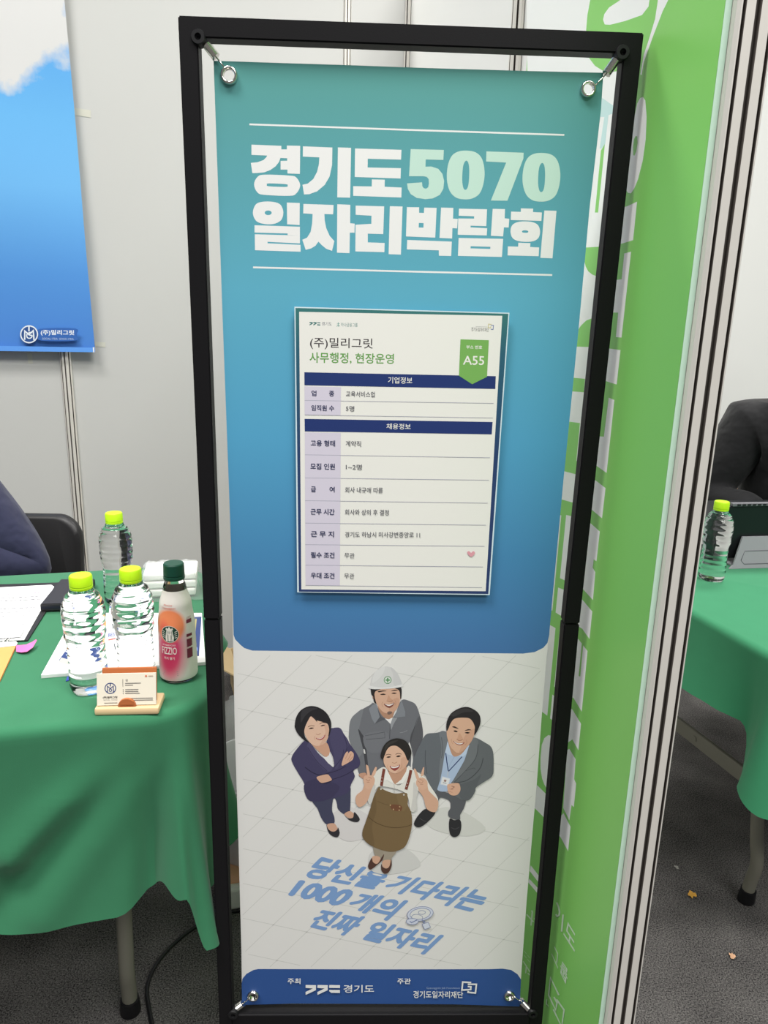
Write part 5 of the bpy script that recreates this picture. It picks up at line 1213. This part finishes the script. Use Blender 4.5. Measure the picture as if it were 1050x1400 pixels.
# clipboard with form, clip; notebook; orange folder; pink marker; bag with tissues
def clipboard():
    bm, c = flat_sheet('x', [(-70, 880), (-40, 800), (88, 796), (38, 875)], TZ1, 0.003, None)
    t = thing('clipboard', c, 'black clipboard under the handwritten form at the left edge of the table', 'clipboard'); bmobj('board', bm, mat('black_leatherette', (40, 38, 40), rough=0.5, bump=0.1, bscale=500), t)
    bm, c2 = flat_sheet('x', [(-70, 879), (-40, 805), (70, 799.5), (74, 802), (33, 874.5)], TZ1+0.0032, 0.0012, None)
    f = thing('form_sheet', c2, 'white form with faint grey and pink lines clipped on the black clipboard', 'paper'); pg = bmobj('page', bm, M_paper, f)
    A = Art(zplane(TZ1+0.0047, c2), step=3e-5); gy = ink(150, 148, 156); pk = ink(206, 160, 178)
    for i, y in enumerate((809, 813, 818, 822, 833, 838, 843, 848, 855)):
        x = 0
        random.seed(i)
        while x < 60-i*3:
            w_ = random.uniform(2, 7); A.line([(x, y-0.05*x), (x+w_, y-0.05*(x+w_))], 0.7, pk if i < 2 else gy); x += w_+random.uniform(1, 5)
    A.poly([(-20, 868), (34, 861), (28, 872), (-30, 877)], ink(206, 206, 208))
    A.build('print', pg, warp=lambda v: v-c2)
    bm = bmesh.new(); pp = [on_z(u, v, TZ1+0.0056) for u, v in ((4, 877), (16, 867.5), (19, 868), (9, 877), (7, 876), (14, 870))]
    c3 = pp[0].copy(); add_tube(bm, [p-c3 for p in pp], 0.0007, 6); tag(bmobj('paper_clip', bm, M_chrome, None, c3), 'small wire paper clip on the handwritten form', 'paper clip')
clipboard()
def notebook():
    z = TZ1+0.0033
    bm, c = flat_sheet('x', [(54.5, 826), (83, 791.5), (130, 791), (112, 824)], z, 0.016, None)
    t = thing('notebook', c, 'thick black notebook lying beside the white form, left of the bottles', 'notebook')
    bmesh.ops.bevel(bm, geom=list(bm.edges), offset=0.0018, segments=2, affect='EDGES'); bmobj('cover', bm, mat('black_cover', (46, 44, 48), rough=0.5, bump=0.1, bscale=400), t)
    bm, c2 = flat_sheet('x', [(55.5, 829.5), (84, 793.5), (129, 793), (111.5, 827.5)], z+0.005, 0.0055, None)
    bmobj('page_block', bm, mat('dark_page_edge', (30, 32, 46), rough=0.6), t, c2-c)
notebook()
def folder():
    z = TZ1
    bm, c = flat_sheet('x', [(-60, 960), (-40, 884), (23, 880), (0, 929)], z, 0.004, None)
    t = thing('orange_folder', c, 'orange folder with white pages at the left edge of the table', 'folder'); bmobj('cover', bm, mat('orange_card', (240, 158, 92), rough=0.55), t)
    bm, c2 = flat_sheet('x', [(-45, 890), (-40, 880), (22, 876.5), (24, 879), (22, 882)], z+0.0042, 0.0012, None); bmobj('pages', bm, M_paper, t, c2-c)
    bm = bmesh.new(); pa = [(22, 882, 22, 891), (28, 882, 29, 892), (36, 881, 37, 891), (43, 878, 45, 885), (49.5, 874, 50.5, 875.5)]
    c3 = on_z(36, 886, TZ); c3.z = TZ1; vs = []
    for i, (a, b, a2, b2) in enumerate(pa):
        h = 0.004+0.0022*i; vs.append((bm.verts.new(on_z(a, b, TZ1+h)-c3), bm.verts.new(on_z(a2, b2, TZ1+h*0.7)-c3)))
    for i in range(4): bm.faces.new((vs[i][0], vs[i+1][0], vs[i+1][1], vs[i][1]))
    tag(bmobj('sticky_marker', bm, mat('pink_marker', (240, 112, 172), rough=0.5), None, c3, smooth=True), 'curled pink sticky marker beside the orange folder', 'sticky note')
folder()
def tissue_bag():
    c = on_z(233, 809, TZ); c.z = TZ1
    t = thing('tissue_pack', c, 'clear plastic bag holding a stack of white tissues behind the pink drink bottle', 'tissue pack', None, 0.18)
    for k in range(3):
        bm = bmesh.new(); add_box(bm, (0.002*k, 0.003*k, 0.012+0.018*k), (0.115, 0.085, 0.016), bev=0.004); bmobj('tissue_stack', bm, mat('soft_tissue', (236, 234, 230), rough=0.8, bump=0.2, bscale=120), t)
    bm = bmesh.new(); bmesh.ops.create_grid(bm, x_segments=24, y_segments=20, size=0.5)
    random.seed(3)
    for v in bm.verts:
        x, y = v.co.x, v.co.y; e = max(abs(x), abs(y))*2
        h = 0.060*(1-max(0, (e-0.72)/0.28)**1.4)+random.uniform(-0.003, 0.003)
        v.co = Vector((x*0.148+random.uniform(-.002, .002), y*0.125, max(0.001, h)))
    m = bpy.data.materials.new('clear_film'); m.use_nodes = True; p = m.node_tree.nodes['Principled BSDF']; p.inputs['Base Color'].default_value = (0.9, 0.93, 0.92, 1); p.inputs['Roughness'].default_value = 0.15; p.inputs['Alpha'].default_value = 0.22
    MATS['clear_film'] = m
    bmobj('film', bm, m, t, smooth=True)
tissue_bag()

# ------------------------------------------------------------------ right table: laptop on grey stand
def laptop():
    z0 = TZ+0.0005
    b0 = tp(1003, 778); dirx = Vector((T2.x, T2.y, 0)); ang = math.atan2(T2.y, T2.x)-0.15
    t = thing('laptop_stand', b0, 'grey tilted laptop stand plate on the right table, behind the lime capped bottle', 'laptop stand', None, ang)
    g = mat('grey_stand', (150, 150, 154), rough=0.5); 
    bm = bmesh.new(); pts = [(-0.012, 0.0), (0.0, 0.010), (0.030, 0.083), (0.30, 0.083), (0.33, 0.010), (0.342, 0.0)]
    tilt = 0.30
    f = [bm.verts.new((x, z*math.sin(tilt), z*math.cos(tilt))) for x, z in pts]; b = [bm.verts.new((x, z*math.sin(tilt)+0.005, z*math.cos(tilt))) for x, z in pts]
    bm.faces.new(f); bm.faces.new(b[::-1])
    for i in range(6): bm.faces.new((f[i], f[(i+1) % 6], b[(i+1) % 6], b[i]))
    bmobj('front_plate', bm, g, t)
    bm = bmesh.new(); q = [(0.022, 0.022), (0.030, 0.012), (0.30, 0.012), (0.308, 0.022), (0.300, 0.046), (0.034, 0.046)]
    P = [Vector((x, z*math.sin(tilt)-0.0004, z*math.cos(tilt))) for x, z in q]
    add_tube(bm, P+[P[0]], 0.0009, 6); bmobj('inset_rim', bm, mat('grey_rim', (104, 104, 110), rough=0.5), t)
    bm = bmesh.new(); add_box(bm, (0.165, 0.11, 0.003), (0.32, 0.18, 0.006), bev=0.002); bmobj('base_plate', bm, g, t)
    # laptop: its open back faces the camera
    k = thing('laptop', b0+Vector((0, 0, 0)), 'black laptop seen from behind on the grey stand, right table', 'laptop', None, ang)
    bm = bmesh.new(); add_box(bm, (0.155, 0.155, 0.098), (0.35, 0.235, 0.016), Matrix.Rotation(0.10, 3, 'X'), 0.003); bmobj('base', bm, mat('black_laptop', (26, 27, 30), rough=0.45), k)
    bm = bmesh.new(); add_box(bm, (0, 0, 0), (0.36, 0.010, 0.150), bev=0.003)
    M = Matrix.Translation((0.155, 0.035, 0.090)) @ Matrix.Rotation(0.14, 4, 'X'); bmesh.ops.transform(bm, matrix=M, verts=bm.verts); bmobj('lid', bm, MATS['black_laptop'], k)
    bm = bmesh.new(); add_box(bm, (0.155, 0.024, 0.168), (0.345, 0.014, 0.009), bev=0.002)
    for i in range(22): add_box(bm, (0.0+0.0145*i, 0.0165, 0.168), (0.009, 0.002, 0.004), mi=1)
    bmobj('vent_strip', bm, [mat('grey_vent', (112, 112, 116), rough=0.5), M_blackplastic], k)
laptop()

# ------------------------------------------------------------------ chair behind the left table
def chair():
    c = on_y(107, 740, 1.04)
    cx = c.x-0.215
    t = thing('stacking_chair', (cx, 1.04, 0), 'black padded chair behind the left table, in front of the white wall', 'chair')
    pad = mat('black_vinyl', (34, 33, 34), rough=0.42, spec=0.45, bump=0.05, bscale=300)
    bm = bmesh.new()
    def outline(sx, sz, r):
        out = []
        for qx, qz, a0 in ((sx-r, sz-r, 0), (-sx+r, sz-r, PI/2), (-sx+0.02, 0.02, PI), (sx-0.02, 0.02, 1.5*PI)):
            rr = r if qz > 0.1 else 0.02
            for i in range(9): a = a0+PI/2*i/8; out.append((qx+rr*math.cos(a), qz+rr*math.sin(a)))
        return out
    H = 0.36
    layers = [(0.0, 0.93), (0.006, 0.985), (0.016, 1.0), (0.028, 1.0), (0.038, 0.985), (0.044, 0.93)]
    rings = []
    for y, k in layers:
        o = outline(0.215*k+0.0, H*0.5*k+H*0.5, 0.075)
        rings.append([bm.verts.new((x, y+0.05*((z/H)-0.5)-0.03*(1-(x/0.215)**2)*-1, 0.49+z)) for x, z in o])
    n = len(rings[0])
    for i in range(len(rings)-1):
        for k in range(n): bm.faces.new((rings[i][k], rings[i][(k+1) % n], rings[i+1][(k+1) % n], rings[i+1][k]))
    bm.faces.new(rings[0]); bm.faces.new(rings[-1][::-1])
    bk = bmobj('backrest', bm, pad, t, smooth=True, angle=50)
    topz = on_y(60, 709, 1.05).z
    bk.location = (0, 0, topz-0.85)
    bm = bmesh.new(); add_box(bm, (0, -0.22, 0.45), (0.42, 0.42, 0.06), bev=0.02); bmobj('seat', bm, pad, t, smooth=True, angle=50)
    for sx in (-1, 1):
        for (ya, yb) in ((-0.40, -0.36), (0.06, 0.02)):
            bm = bmesh.new(); add_tube(bm, [(sx*0.20, ya, 0.001), (sx*0.19, yb, 0.43 if ya < 0 else 0.52)], 0.011, 10); bmobj('leg', bm, M_blackplastic, t, smooth=True)
chair()

# ------------------------------------------------------------------ people
def person(loc, rz, label, top_m, top_name, arms, sex='m', trous=(40, 42, 52), lean=0.0, extra=None, puff=1.12):
    """seated figure facing -y in its own space; arms = {'L': [elbow, wrist], 'R': [...]} in own space"""
    t = thing('person', loc, label, 'person', None, rz)
    sh = 1.04
    V, E, R = [], [], []
    def node(p, r, par=None):
        V.append(tuple(p)); R.append(r)
        if par is not None: E.append((par, len(V)-1))
        return len(V)-1
    pel = node((0, 0.02, 0.59), 0.115); bel = node((0, 0.01-lean*0.3, 0.68), 0.125, pel); che = node((0, 0.0-lean*0.7, 0.86), 0.145, bel); nb = node((0, 0.01-lean, sh), 0.085, che); nk = node((0, -0.005-lean, sh+0.06), 0.055, nb)
    hj = node((0, -0.02-lean, sh+0.13), 0.07, nk); hm = node((0, -0.025-lean, sh+0.20), 0.092, hj); ht = node((0, -0.015-lean, sh+0.275), 0.075, hm)
    nose = node((0, -0.118-lean, sh+0.175), 0.012, hm)
    for s, key in ((1, 'L'), (-1, 'R')):
        shd = node((s*0.165, 0.005-lean, sh-0.03), 0.068, nb)
        el, wr = [Vector(p) for p in arms[key]]
        mid = Vector(V[shd]).lerp(el, 0.5)
        m_ = node(mid, 0.052, shd); e_ = node(el, 0.043, m_); f_ = node(el.lerp(wr, 0.45), 0.040, e_); w_ = node(wr, 0.028, f_)
        d = (wr-el).normalized(); sd = Vector((0, 0, 1)).cross(d).normalized()
        palm = node(wr+d*0.055, (0.036, 0.018), w_)
        for k, (o, l) in enumerate(((-0.026, 0.062), (-0.009, 0.074), (0.009, 0.07), (0.025, 0.054))):
            a = node(wr+d*0.092+sd*o, 0.0088, palm); b = node(wr+d*(0.092+l*0.55)+sd*o*1.1+Vector((0, 0, -0.006)), 0.0080, a); node(wr+d*(0.092+l)+sd*o*1.1+Vector((0, 0, -0.018)), 0.0070, b)
        a = node(wr+d*0.04-s*sd*0.034, 0.0098, palm); node(wr+d*0.075-s*sd*0.050, 0.0082, a)
        hip = node((s*0.09, -0.03, 0.575), 0.085, pel); kn = node((s*0.11, -0.42, 0.53), 0.062, hip); an = node((s*0.11, -0.40, 0.10), 0.042, kn); node((s*0.115, -0.53, 0.045), 0.036, an)
    body = link('body', skin(V, E, R, 2), t); body.data.materials.append(M_skin)
    # top garment
    V2, E2, R2 = [], [], []
    def n2(p, r, par=None):
        V2.append(tuple(p)); R2.append(r)
        if par is not None: E2.append((par, len(V2)-1))
        return len(V2)-1
    a0 = n2((0, 0.02, 0.60), 0.135); a1 = n2((0, 0.01-lean*0.3, 0.68), 0.155, a0); a2 = n2((0, 0.0-lean*0.7, 0.86), 0.172, a1); a3 = n2((0, 0.01-lean, sh-0.01), 0.10, a2); n2((0, 0.0-lean, sh+0.035), 0.07, a3)
    for s, key in ((1, 'L'), (-1, 'R')):
        el, wr = [Vector(p) for p in arms[key]]
        b0 = n2((s*0.165, 0.005-lean, sh-0.035), 0.090*puff, a3); mid = Vector((s*0.165, 0.005-lean, sh-0.035)).lerp(el, 0.5)
        b1 = n2(mid, 0.078*puff, b0)
        if extra == 'short': n2(mid.lerp(el, 0.55), 0.072, b1)
        else:
            b2 = n2(el, 0.066*puff, b1); b3 = n2(el.lerp(wr, 0.5), 0.056*puff, b2); n2(el.lerp(wr, 0.93), 0.046*puff, b3)
    g = link(top_name, skin(V2, E2, R2, 2), t); g.data.materials.append(top_m)
    V3 = [(0, 0.02, 0.59)]; E3 = []; R3 = [0.12]
    for s in (1, -1):
        k = len(V3); V3 += [(s*0.09, -0.03, 0.575), (s*0.11, -0.42, 0.53), (s*0.11, -0.40, 0.12)]; R3 += [0.092, 0.072, 0.060]; E3 += [(0, k), (k, k+1), (k+1, k+2)]
    tr = link('trousers', skin(V3, E3, R3, 2), t); tr.data.materials.append(mat('trouser_%d' % trous[0], trous, rough=0.8))
    for s in (1, -1):
        bm = bmesh.new(); bmesh.ops.create_uvsphere(bm, u_segments=18, v_segments=10, radius=1.0)
        for v in bm.verts: v.co = Vector((v.co.x*0.048, v.co.y*0.135, max(v.co.z, -0.35)*0.055))
        bmesh.ops.translate(bm, vec=(s*0.113, -0.47, 0.042), verts=bm.verts); shoe = bmobj('shoe', bm, M_blackplastic, t, smooth=True)
        bm = bmesh.new(); add_lathe(bm, [(0.92, 0), (1.0, 0.2), (1.0, 0.8), (0.95, 1.0), (0, 1.0)], 24)
        for v in bm.verts: v.co = Vector((v.co.x*0.047+s*0.113, v.co.y*0.134-0.47, v.co.z*0.022+0.002))
        bmobj('sole', bm, mat('white_sole', (210, 210, 206), rough=0.6), shoe, smooth=True)
    # hair: cap over the skull
    bm = bmesh.new(); bmesh.ops.create_uvsphere(bm, u_segments=28, v_segments=18, radius=1.0)
    hc = Vector((0, -0.01-lean, sh+0.225))
    bmesh.ops.delete(bm, geom=[v for v in bm.verts if v.co.z < -0.1 and v.co.y < 0.25 or v.co.z < -0.75], context='VERTS')
    for v in bm.verts: v.co = Vector((v.co.x*0.098, v.co.y*0.112+0.008, v.co.z*0.112))+hc
    bmobj('hair', bm, M_hair, t, smooth=True)
    # face: eyes, brows, mouth, ears
    for s in (1, -1):
        bm = bmesh.new()
        bmesh.ops.create_uvsphere(bm, u_segments=12, v_segments=8, radius=0.011, matrix=Matrix.Translation((s*0.033, -0.104-lean, sh+0.198)))
        bmobj('eye', bm, mat('eye', (40, 32, 28), rough=0.2), body, smooth=True)
    bm = bmesh.new(); add_tube(bm, [(-0.024, -0.105-lean, sh+0.132), (0, -0.110-lean, sh+0.129), (0.024, -0.105-lean, sh+0.132)], 0.0045, 8); bmobj('lips', bm, mat('lip', (176, 104, 96), rough=0.4), body, smooth=True)
    for s in (1, -1):
        bm = bmesh.new(); bmesh.ops.create_uvsphere(bm, u_segments=12, v_segments=10, radius=1.0)
        for v in bm.verts: v.co = Vector((v.co.x*0.010+s*0.094, v.co.y*0.018-0.012-lean, v.co.z*0.030+sh+0.185))
        bmobj('ear', bm, M_skin, body, smooth=True)
    return t
M_navy = mat('navy_suiting', (42, 44, 70), rough=0.85, sheen=0.1, bump=0.12, bscale=500)
M_blacktee = mat('black_cotton', (22, 22, 24), rough=0.85, sheen=0.08, bump=0.15, bscale=400)
for m_ in (M_navy, M_blacktee):
    for n_ in m_.node_tree.nodes:
        if n_.type == 'BUMP': n_.inputs['Distance'].default_value = 0.02; n_.inputs['Strength'].default_value = 0.5
        if n_.type == 'TEX_NOISE': n_.inputs['Scale'].default_value = 16; n_.inputs['Detail'].default_value = 2
pA = person((-1.345, 0.80, 0.0), 0.0, 'person in a navy suit jacket seated behind the left table at the photo edge', M_navy, 'jacket', {'L': [(0.43, -0.02, 0.63), (0.25, -0.16, 0.775)], 'R': [(-0.30, -0.05, 0.70), (-0.15, -0.22, 0.765)]}, lean=0.06, puff=1.35)
pB = person((1.345, 1.25, 0.02), -0.12, 'person in a black shirt seated behind the laptop at right', M_blacktee, 'shirt', {'L': [(0.30, -0.06, 0.76), (0.17, -0.29, 0.80)], 'R': [(-0.27, -0.05, 0.76), (-0.15, -0.25, 0.765)]}, lean=0.05, trous=(44, 44, 48))

# ------------------------------------------------------------------ things on the floor
def leaf(u, v, sz, rot, col, label, sd):
    random.seed(sd); p = on_z(u, v, 0.0); bm = bmesh.new()
    n = 14; c = bm.verts.new((0, 0, 0.010*sz/0.02)); ring = []
    for i in range(n):
        a = 2*PI*i/n; r = sz*(0.6+0.5*abs(math.cos(1.5*a+sd)))*random.uniform(0.75, 1.1); ring.append(bm.verts.new((r*math.cos(a), r*0.8*math.sin(a), random.uniform(0.0015, 0.5*sz))))
    for i in range(n): bm.faces.new((c, ring[i], ring[(i+1) % n]))
    o = bmobj('dry_leaf', bm, mat('leaf_%d' % sd, col, rough=0.5, var=0.25, vscale=120), None, Vector((p.x, p.y, 0.001)), smooth=True); o.rotation_euler = (0, 0, rot)
    tag(o, label, 'leaf', 'scraps on the carpet')
leaf(946, 1225, 0.0135, 0.4, (222, 168, 72), 'crumpled yellow scrap on the dark carpet beside the post', 1)
leaf(1001, 1309, 0.009, 1.2, (222, 176, 140), 'pale orange flake on the dark carpet nearest the photo bottom right', 2)
leaf(925, 1187, 0.007, 2.0, (170, 168, 160), 'small grey white flake on the carpet left of the table foot', 5)
def cable(pts, r, label, z=0.0):
    P = [on_z(u, v, r+0.001) for u, v in pts]; c = P[0].copy(); bm = bmesh.new()
    add_tube(bm, catmull([tuple(p-c) for p in P], 6, False), r, 8); tag(bmobj('power_cable', bm, M_blackplastic, None, c, smooth=True), label, 'cable', 'black cables on the floor')
cable([(275, 1262), (252, 1278), (228, 1300), (210, 1325), (201, 1352), (204, 1380), (212, 1420), (216, 1450)], 0.0042, 'black cable curving over the carpet beside the left table foot')
cable([(296, 1250), (312, 1247), (330, 1244), (352, 1240), (372, 1228)], 0.004, 'black cable on the carpet behind the black frame, under the white box')
def bin_and_box():
    p = on_z(352, 1175, 0.0); c = Vector((p.x, p.y, 0.0005))
    t = thing('waste_bin', c, 'white round waste bin lined with a clear bag, half hidden behind the banner', 'bin')
    hgt = on_y(325, 1043, p.y).z
    bm = bmesh.new(); add_lathe(bm, [(0, 0.0), (0.095, 0.0), (0.10, 0.006), (0.118, hgt-0.01), (0.124, hgt), (0.118, hgt+0.002), (0.112, hgt-0.008), (0.094, 0.01), (0, 0.01)], 48); bmobj('tub', bm, mat('grey_white_plastic', (206, 206, 206), rough=0.45), t, smooth=True, angle=50)
    bm = bmesh.new(); random.seed(11); prof = [(0.126, hgt-0.03), (0.128, hgt+0.004), (0.120, hgt+0.03), (0.118, hgt+0.07), (0.110, hgt+0.11), (0.092, hgt+0.14), (0.05, hgt+0.155), (0, hgt+0.15)]
    add_lathe(bm, prof, 40, rad=lambda th, r, z: r*(1+0.07*math.sin(9*th+z*60)+0.05*math.sin(17*th-z*90))); bmobj('bag_liner', bm, MATS['clear_film'], t, smooth=False)
    q = on_z(338, 1214, 0.0)
    k = thing('white_box', (q.x-0.012, q.y-0.022, 0.0005), 'small white box with a peach label on the floor behind the left frame post', 'box', None, 0.25)
    bm = bmesh.new(); add_box(bm, (0, 0, 0.028), (0.115, 0.09, 0.056), bev=0.006); bmobj('body', bm, mat('white_box_plastic', (214, 212, 208), rough=0.5), k)
    bm = bmesh.new(); add_box(bm, (-0.02, 0.005, 0.060), (0.06, 0.06, 0.008), bev=0.001); bmobj('peach_label', bm, mat('peach_card', (224, 168, 136), rough=0.55), k)
    # carton with an open flap by the wall
    p = on_z(372, 950, 0.0)
    k = thing('cardboard_box', (p.x, p.y, 0.0005), 'open tan cardboard box on the floor behind the banner, one flap showing', 'box', None, 0.3)
    tan = mat('tan_cardboard', (206, 182, 140), rough=0.8, var=0.06, vscale=30)
    bm = bmesh.new(); s = 0.13; h = 0.14
    for (cx, cy, sx, sy) in ((0, -s, 2*s, 0.004), (0, s, 2*s, 0.004), (-s, 0, 0.004, 2*s), (s, 0, 0.004, 2*s)): add_box(bm, (cx, cy, h/2), (sx, sy, h))
    add_box(bm, (0, 0, 0.003), (2*s, 2*s, 0.005)); bmobj('carton', bm, tan, k)
    bm = bmesh.new(); add_box(bm, (-s-0.045, 0, h+0.035), (0.115, 2*s*0.9, 0.004), Matrix.Rotation(0.65, 3, 'Y')); bmobj('flap', bm, tan, k)
    bm = bmesh.new(); add_box(bm, (s+0.045, 0, h+0.03), (0.11, 2*s, 0.004), Matrix.Rotation(-0.6, 3, 'Y')); bmobj('flap', bm, tan, k)
bin_and_box()
